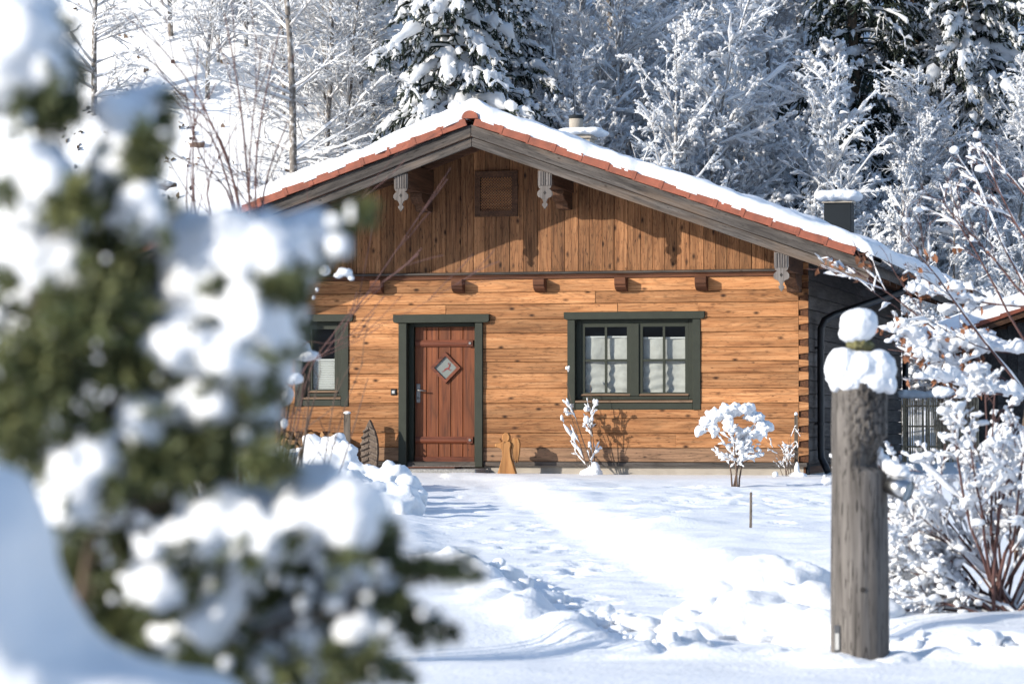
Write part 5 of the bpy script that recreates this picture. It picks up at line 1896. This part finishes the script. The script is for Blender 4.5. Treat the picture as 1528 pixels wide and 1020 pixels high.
for sg in (0, 1):
    for i in range(11):
        a0, a1 = -0.1 + i * 0.41, -0.1 + i * 0.41 + 0.405
        f = lambda a: zl + 0.012 + (sl2 * ww + .07) * (a + .1) / (ww + .1)
        pts = [(a0, f(a0)), (a1, f(a1)), (a1, f(a1) + .07), (a0, f(a0) + .10)]
        if sg:
            pts = [(2 * ww - a, c_) for a, c_ in pts]
        MB().xz(pts, -0.23, 0.1).build('verge_tile', 'terracotta', sr)
n_ = 60
xs_ = np.linspace(-0.2, 2 * ww + .2, n_)
vs_ = np.linspace(-0.2, 3.2, 14)
A, B = np.meshgrid(xs_, vs_)
e_ = np.clip(np.minimum(B + 0.2, 3.2 - B) / 0.25, 0, 1) ** 0.5
Zs = zl + .10 + (sl2 * ww + .07) * (1 - np.abs(A - ww) / (ww + .1)) + 0.24 * e_ + 0.05 * vnoise(A, B, 0.7, 71, 2)
V = np.concatenate([np.stack([A, B, Zs], -1).reshape(-1, 3), np.stack([A, B, Zs * 0 + zl + .07 + (sl2 * ww + .07) * (1 - np.abs(A - ww) / (ww + .1))], -1).reshape(-1, 3)])
i = (np.arange(13)[:, None] * n_ + np.arange(n_ - 1)[None]).ravel()
Q = np.stack([i, i + 1, i + 1 + n_, i + n_], -1)
e1 = np.arange(n_ - 1)
Qs = np.stack([e1, e1 + 14 * n_, e1 + 1 + 14 * n_, e1 + 1], -1)
obj('roof_snow', arr_mesh('roof_snow', V, np.concatenate([Q, Qs]), 'snow', True), sr)

# ------------------------------------------------------------------ red-twigged shrub in the middle distance, left
RY = 13.5
bx = xpx(395, RY)
rgz = gz(bx, RY)
rd = thing('red_twig_shrub', 'tall shrub with thin arching reddish-brown stems before the left roof corner', 'shrub', (bx, RY, rgz))
rg = np.random.default_rng(61)


def bez(pts, K=14):
    pts = [np.array(p) for p in pts]
    out = []
    m_ = len(pts) - 1
    for k_ in range(K):
        t_ = k_ / (K - 1) * m_
        i_ = min(int(t_), m_ - 1)
        f_ = t_ - i_
        p0, p1, p2, p3 = pts[max(i_ - 1, 0)], pts[i_], pts[i_ + 1], pts[min(i_ + 2, m_)]
        out.append(0.5 * ((2 * p1) + (p2 - p0) * f_ + (2 * p0 - 5 * p1 + 4 * p2 - p3) * f_ ** 2 + (3 * p1 - p0 - 3 * p2 + p3) * f_ ** 3))
    return np.array(out)


stems = []
root = np.array([0, 0, -0.1])
for lst in ([(372, 520), (362, 330), (325, 205), (262, 95), (170, 10)], [(380, 500), (352, 290), (318, 190), (232, 105)], [(385, 520), (372, 300), (358, 150), (335, 20)], [(390, 520), (330, 240), (290, 180)], [(388, 500), (372, 260), (392, 60)], [(392, 480), (382, 240), (418, 40)],
            [(378, 480), (345, 300), (300, 235), (275, 130)], [(360, 560), (300, 360), (288, 240), (296, 60)], [(350, 540), (280, 320), (296, 160)], [(405, 470), (392, 300), (430, 180)], [(365, 500), (310, 300), (330, 230)],
            [(420, 560), (470, 420), (535, 300), (605, 215)], [(430, 600), (490, 520), (560, 420), (660, 270), (672, 250)], [(430, 560), (500, 510), (600, 470), (720, 400)], [(425, 520), (450, 400), (520, 330)], [(440, 600), (480, 530), (540, 500), (600, 440)], [(415, 540), (455, 450), (470, 420)], [(445, 620), (520, 470), (625, 380)]):
    dy = rg.uniform(-0.6, 0.6)
    P = [root + rg.normal(size=3) * np.array([.06, .06, 0])]
    for i_, (px, py) in enumerate(lst):
        w_ = at(px, py, RY + dy * (i_ + 1) / len(lst))
        P.append(np.array([w_.x - bx, w_.y - RY, w_.z - rgz]))
    stems.append(bez(P))
S = np.array(stems)
SR = np.linspace(1, 0.28, 14)[None] * np.where(np.arange(len(S))[:, None] < 11, 0.008, 0.0042) * rg.uniform(0.8, 1.25, (len(S), 1))
B1, R1 = spawn(rg, S, SR, 4, 0.45, 0.95, (0.25, 0.6), 0.16, 5, 0.03, 0.06, 0.6, 0.4, 0.4)
obj('stems', arr_mesh('stems', *join([tubes(S, SR, 6), tubes(B1, np.maximum(R1, .0022), 4)]), 'twig_red', True), rd)
# lower tangle of stems with snow caught in it
st = [((rg.uniform(-.15, .15), rg.uniform(-.15, .15), -0.05), (rg.uniform(-.5, .35), rg.uniform(-.3, .3), 1), rg.uniform(0.9, 1.5)) for _ in range(40)]
T = poly(rg, np.array([s[0] for s in st]), np.array([s[1] for s in st]), np.array([s[2] for s in st]), 8, 0.02, 0.05)
TR = np.linspace(1, 0.3, 8)[None] * rg.uniform(0.005, 0.010, (40, 1))
B1, R1 = spawn(rg, T, TR, 4, 0.3, 1, (0.3, 0.8), 0.22, 5, -0.04, 0.1, 0.6, 0.4, 0.4)
obj('lower_stems', arr_mesh('lower_stems', *join([tubes(T, TR, 6), tubes(B1, np.maximum(R1, .002), 4)]), 'twig_brown', True), rd)
bs = []
for px, py, rx, ry in ((485, 404, 9, 8), (505, 411, 8, 5), (515, 406, 12, 7), (524, 414, 6, 5), (435, 520, 30, 18), (455, 530, 22, 9), (470, 533, 10, 5), (415, 500, 24, 30), (400, 540, 30, 30), (440, 565, 14, 9), (420, 590, 20, 18), (473, 432, 3, 4), (468, 444, 3, 4), (425, 632, 5, 7)):
    w_ = at(px, py, RY - 0.1)
    k_ = RY / FPX
    bs.append((w_.x - bx, w_.y - RY, w_.z - rgz, rx * k_, max(rx, ry) * k_ * .8, ry * k_))
tag(obj('snow_load', balls_mesh('snow_load', bs, 'snow', 0.006, 0.004, 30, 2, 1), rd), kind='stuff')

# ------------------------------------------------------------------ conifer close to the camera, left (out of focus)
CY = 2.9
ck = CY / FPX
tbx = at(52, 600, CY).x
con = thing('garden_conifer', 'snow-laden dark green conifer close by at the left, out of focus', 'conifer', (tbx, CY, gz(tbx, CY)))
cgz = con.location.z
rg = np.random.default_rng(71)


def L3(px, py, d=CY):
    w_ = at(px, py, d)
    return np.array([w_.x - tbx, w_.y - CY, w_.z - cgz])


trunk = bez([(0, 0, -0.1), L3(40, 1020), L3(42, 700), L3(50, 480), L3(60, 250), L3(70, 60), L3(75, -120)], 24)
mb = MB().tube(trunk, list(np.linspace(0.008, 0.003, 24)), 9)
trunk2 = bez([L3(70, 1250), L3(120, 900), L3(170, 600), L3(195, 350), L3(215, 190)], 18)
mb.tube(trunk2, list(np.linspace(0.006, 0.002, 18)), 8)
mb.build('trunk', 'bark_brown', con, True)
fol = [(75, 160, 50, 42, 0), (232, 190, 28, 45, 0), (215, 230, 30, 40, 0), (178, 320, 42, 60, 0), (160, 400, 60, 60, 0), (140, 470, 80, 60, 0), (80, 560, 90, 90, 0), (30, 600, 50, 120, 0), (200, 545, 60, 60, 0), (150, 640, 60, 40, 0), (240, 690, 70, 40, 0), (60, 430, 60, 50, 0),
       (150, 830, 75, 100, 0), (240, 840, 90, 70, 0), (330, 830, 100, 45, 0), (430, 850, 110, 45, 0), (520, 835, 70, 35, 0), (300, 700, 60, 35, 0), (400, 690, 40, 25, 0), (330, 640, 60, 30, 0), (360, 890, 90, 60, 0), (480, 930, 110, 50, 0), (300, 970, 100, 50, 0), (200, 920, 90, 70, 0), (420, 990, 130, 40, 0), (550, 1000, 60, 18, 0), (540, 905, 70, 22, 0),
       (470, 372, 42, 22, 1), (530, 318, 26, 12, 1), (505, 340, 20, 12, 1), (420, 430, 45, 22, 0), (350, 455, 40, 20, 0), (260, 360, 30, 40, 0), (100, 300, 35, 40, 1), (10, 470, 40, 50, 0), (300, 560, 40, 25, 0), (620, 848, 45, 9, 0), (680, 850, 30, 7, 0), (620, 925, 40, 9, 0), (655, 940, 22, 6, 0), (220, 760, 60, 35, 0), (130, 760, 50, 40, 0)]
limbs, lr = [], []
ndl, ndl2 = [], []
for px, py, rx, ry, kd in fol:
    d = CY + rg.uniform(-0.10, 0.18)
    rx, ry = rx * 1.25, ry * 1.25
    c_ = L3(px, py, d)
    tr_ = trunk2 if (px > 110 and py < 1000) else trunk
    zz = c_[2] - (0.02 + 0.25 * abs(c_[0] - tr_[0][0]))
    j = int(np.argmin(np.abs(tr_[:, 2] - zz)))
    limbs.append(bez([tr_[j], 0.55 * tr_[j] + 0.45 * c_ + np.array([0, 0, -0.012]), c_], 8))
    n_ = int(6 + rx * ry / (260 if py >= 850 or (px < 240 and 380 < py < 720) else 170))
    # small side sprigs filling the clump
    q_ = nrm(rg.normal(size=(n_ * 3, 3))) * (rg.random((n_ * 3, 1)) ** 0.4)
    tip = c_ + q_ * np.array([rx * ck, max(rx, ry) * ck * 0.8, ry * ck])
    st_ = c_ + (tip - c_) * 0.25
    Pp = np.stack([st_, (st_ + tip) * .5 + rg.normal(size=tip.shape) * .004, tip], 1)
    limbs_small = tubes(Pp, np.tile(np.array([[0.0022, 0.0017, 0.0008]]), (len(Pp), 1)), 3)
    ndl.append(('t', limbs_small))
    pts, dr = sample_on(rg, Pp, n_ * 42)
    cd = cards(rg, pts, 0.016, 0.0036, dr * 0.9 + rg.normal(size=dr.shape) * 0.75, 0.6)
    if kd:
        ndl2.append(('n', cd))
    else:
        cut_ = len(pts) * 2 // 3
        ndl.append(('n', cards(rg, pts[:cut_], 0.016, 0.0036, dr[:cut_] * 0.9 + rg.normal(size=(cut_, 3)) * 0.75, 0.6)))
        ndl2.append(('n', cards(rg, pts[cut_:], 0.015, 0.0034, dr[cut_:] * 0.9 + rg.normal(size=(len(pts) - cut_, 3)) * 0.75, 0.6)))
for a_, b_, c_ in (((540, 832), (640, 843), (712, 857)), ((545, 898), (620, 915), (678, 946)), ((500, 985), (560, 995), (615, 1014)), ((560, 870), (600, 905), (622, 962)), ((440, 375), (500, 340), (552, 305))):
    lm = bez([L3(*a_), L3(*b_), L3(*c_)], 8)
    limbs.append(lm)
    pts, dr = sample_on(rg, lm[None], 420)
    (ndl2 if a_[1] < 400 else ndl).append(('n', cards(rg, pts, 0.012, 0.0032, dr * 0.9 + rg.normal(size=dr.shape) * 0.7, 0.6)))
limbs = np.array(limbs)
for i_ in range(len(limbs)):
    obj('limb', arr_mesh('limb', *tubes(limbs[i_:i_ + 1], np.linspace(0.004, 0.0015, 8)[None], 6), 'bark_brown', True), con)
tag(obj('foliage', arr_mesh('foliage', *join([c_ for k_, c_ in ndl]), 'needles'), con), kind='stuff')
tag(obj('tip_foliage', arr_mesh('tip_foliage', *join([c_ for k_, c_ in ndl2]), 'needles_light'), con), kind='stuff')
snb = [(330, 415, 95, 75), (300, 500, 80, 45), (375, 470, 60, 70), (290, 610, 90, 34), (430, 765, 115, 42), (120, 702, 58, 44), (45, 55, 45, 70), (385, 350, 85, 36), (60, 250, 40, 60), (200, 170, 36, 40), (35, 25, 55, 60), (60, 95, 48, 45), (15, 115, 40, 60), (85, 130, 25, 40), (213, 140, 38, 24), (190, 180, 34, 40), (172, 235, 36, 36), (205, 262, 26, 30), (150, 275, 30, 30), (225, 300, 30, 40), (195, 395, 30, 36), (50, 260, 40, 40), (20, 330, 55, 40), (75, 380, 60, 40), (110, 345, 30, 28), (130, 400, 40, 30),
       (300, 380, 70, 70), (360, 360, 80, 48), (420, 345, 60, 36), (465, 340, 36, 26), (330, 430, 90, 50), (395, 450, 46, 55), (260, 440, 55, 50), (415, 520, 28, 50), (330, 500, 60, 55), (290, 540, 60, 38), (225, 480, 35, 40), (385, 400, 55, 45), (350, 545, 40, 40),
       (215, 625, 42, 40), (255, 598, 52, 36), (310, 600, 55, 40), (360, 615, 36, 40), (290, 635, 70, 26), (90, 700, 30, 46), (125, 692, 50, 44), (165, 690, 44, 36), (105, 745, 34, 38), (20, 650, 40, 36), (8, 560, 26, 30), (70, 520, 24, 20), (250, 560, 30, 20),
       (370, 790, 80, 48), (420, 745, 80, 55), (470, 735, 60, 50), (500, 765, 62, 52), (545, 770, 36, 40), (330, 800, 60, 36), (430, 800, 60, 40), (395, 835, 30, 36), (300, 800, 40, 26), (560, 800, 24, 26),
       (235, 835, 26, 50), (245, 875, 28, 24), (320, 920, 40, 60), (345, 880, 30, 30), (395, 935, 40, 34), (455, 915, 36, 46), (250, 950, 34, 26), (520, 880, 26, 34), (530, 945, 30, 26), (370, 985, 46, 30), (480, 985, 36, 24), (580, 870, 16, 16)]
rb = random.Random(12)
bs = []
padpts = []
for px, py, rx, ry in snb:
    w_ = L3(px, py + 4, CY - 0.03 + rb.uniform(-0.05, 0.10))
    bs.append((*w_, rx * ck * 1.24, (rx + ry) * 0.55 * ck, ry * ck * 0.98))
    padpts.append((w_, rx, ry))
    for k_ in range(3):
        bs.append((w_[0] + rb.uniform(-.9, .9) * rx * ck, w_[1] + rb.uniform(-.6, .6) * rx * ck, w_[2] + rb.uniform(-.8, .1) * ry * ck, rx * ck * rb.uniform(.35, .6), rx * ck * .4, ry * ck * rb.uniform(.2, .4)))
for px, py, rx, ry, kd in fol:
    for k_ in range(int(3 + rx * ry / 420)):
        w_ = L3(px + rb.uniform(-1, 1) * rx, py + rb.uniform(-1, .6) * ry, CY + rb.uniform(-0.09, 0.05))
        r_ = rb.uniform(2.5, 7) * ck
        bs.append((*w_, r_ * 2.2, r_ * 1.6, r_))
tag(obj('snow_load', balls_mesh('snow_load', bs, 'snow', 0.0055, 0.016, 24, 2, 7), con), kind='stuff')

# needle tips poking out of and drooping over the snow pads
tipP = []
for w_, rx, ry in padpts:
    for k_ in range(7):
        a = rg.uniform(-math.pi, 0.2)
        o_ = np.array([math.cos(a) * rx, 0, math.sin(a) * ry]) * ck
        yy = -rg.uniform(0.2, 1.0) * (rx + ry) * 0.5 * ck
        p0 = w_ + o_ * 0.7 + np.array([0, yy, 0])
        p1 = w_ + o_ * rg.uniform(1.15, 1.6) + np.array([0, yy * 1.25, -0.006])
        tipP.append(np.stack([p0, (p0 + p1) / 2 + rg.normal(size=3) * .003, p1]))
tipP = np.array(tipP)
pts, dr = sample_on(rg, tipP, len(tipP) * 34)
tag(obj('sprig_foliage', arr_mesh('sprig_foliage', *join([tubes(tipP, np.tile(np.array([[0.0018, 0.0014, 0.0007]]), (len(tipP), 1)), 3), cards(rg, pts, 0.014, 0.0034, dr * 0.9 + rg.normal(size=dr.shape) * 0.7, 0.6)]), 'needles'), con), kind='stuff')

# snow bank at the lower left, close to the camera
BY = 2.5
bk = BY / FPX
bs = []
for px, py, rx, ry in ((-60, 800, 110, 130), (0, 850, 85, 150), (20, 930, 90, 130), (-80, 960, 160, 160), (90, 1010, 100, 80), (190, 1040, 110, 60), (300, 1060, 90, 50), (-20, 1060, 200, 120)):
    w_ = at(px, py, BY)
    bs.append((w_.x, w_.y, w_.z, rx * bk, 0.16, ry * bk))
x_, y_ = at(0, 1000, BY).x, BY
for a in np.linspace(-0.30, 0.05, 4):
    for zz in np.linspace(0.0, 0.62, 4):
        k_ = 1 - 0.45 * zz
        bs.append((x_ + 0.1 + a * k_, y_ + 0.02, gz(x_, y_) + zz - .02, 0.20, 0.30 * k_, 0.20))
o = obj('snow_bank', balls_mesh('snow_bank', bs, 'snow', 0.02, 0.010, 12, 2, 2))
tag(o, kind='structure')
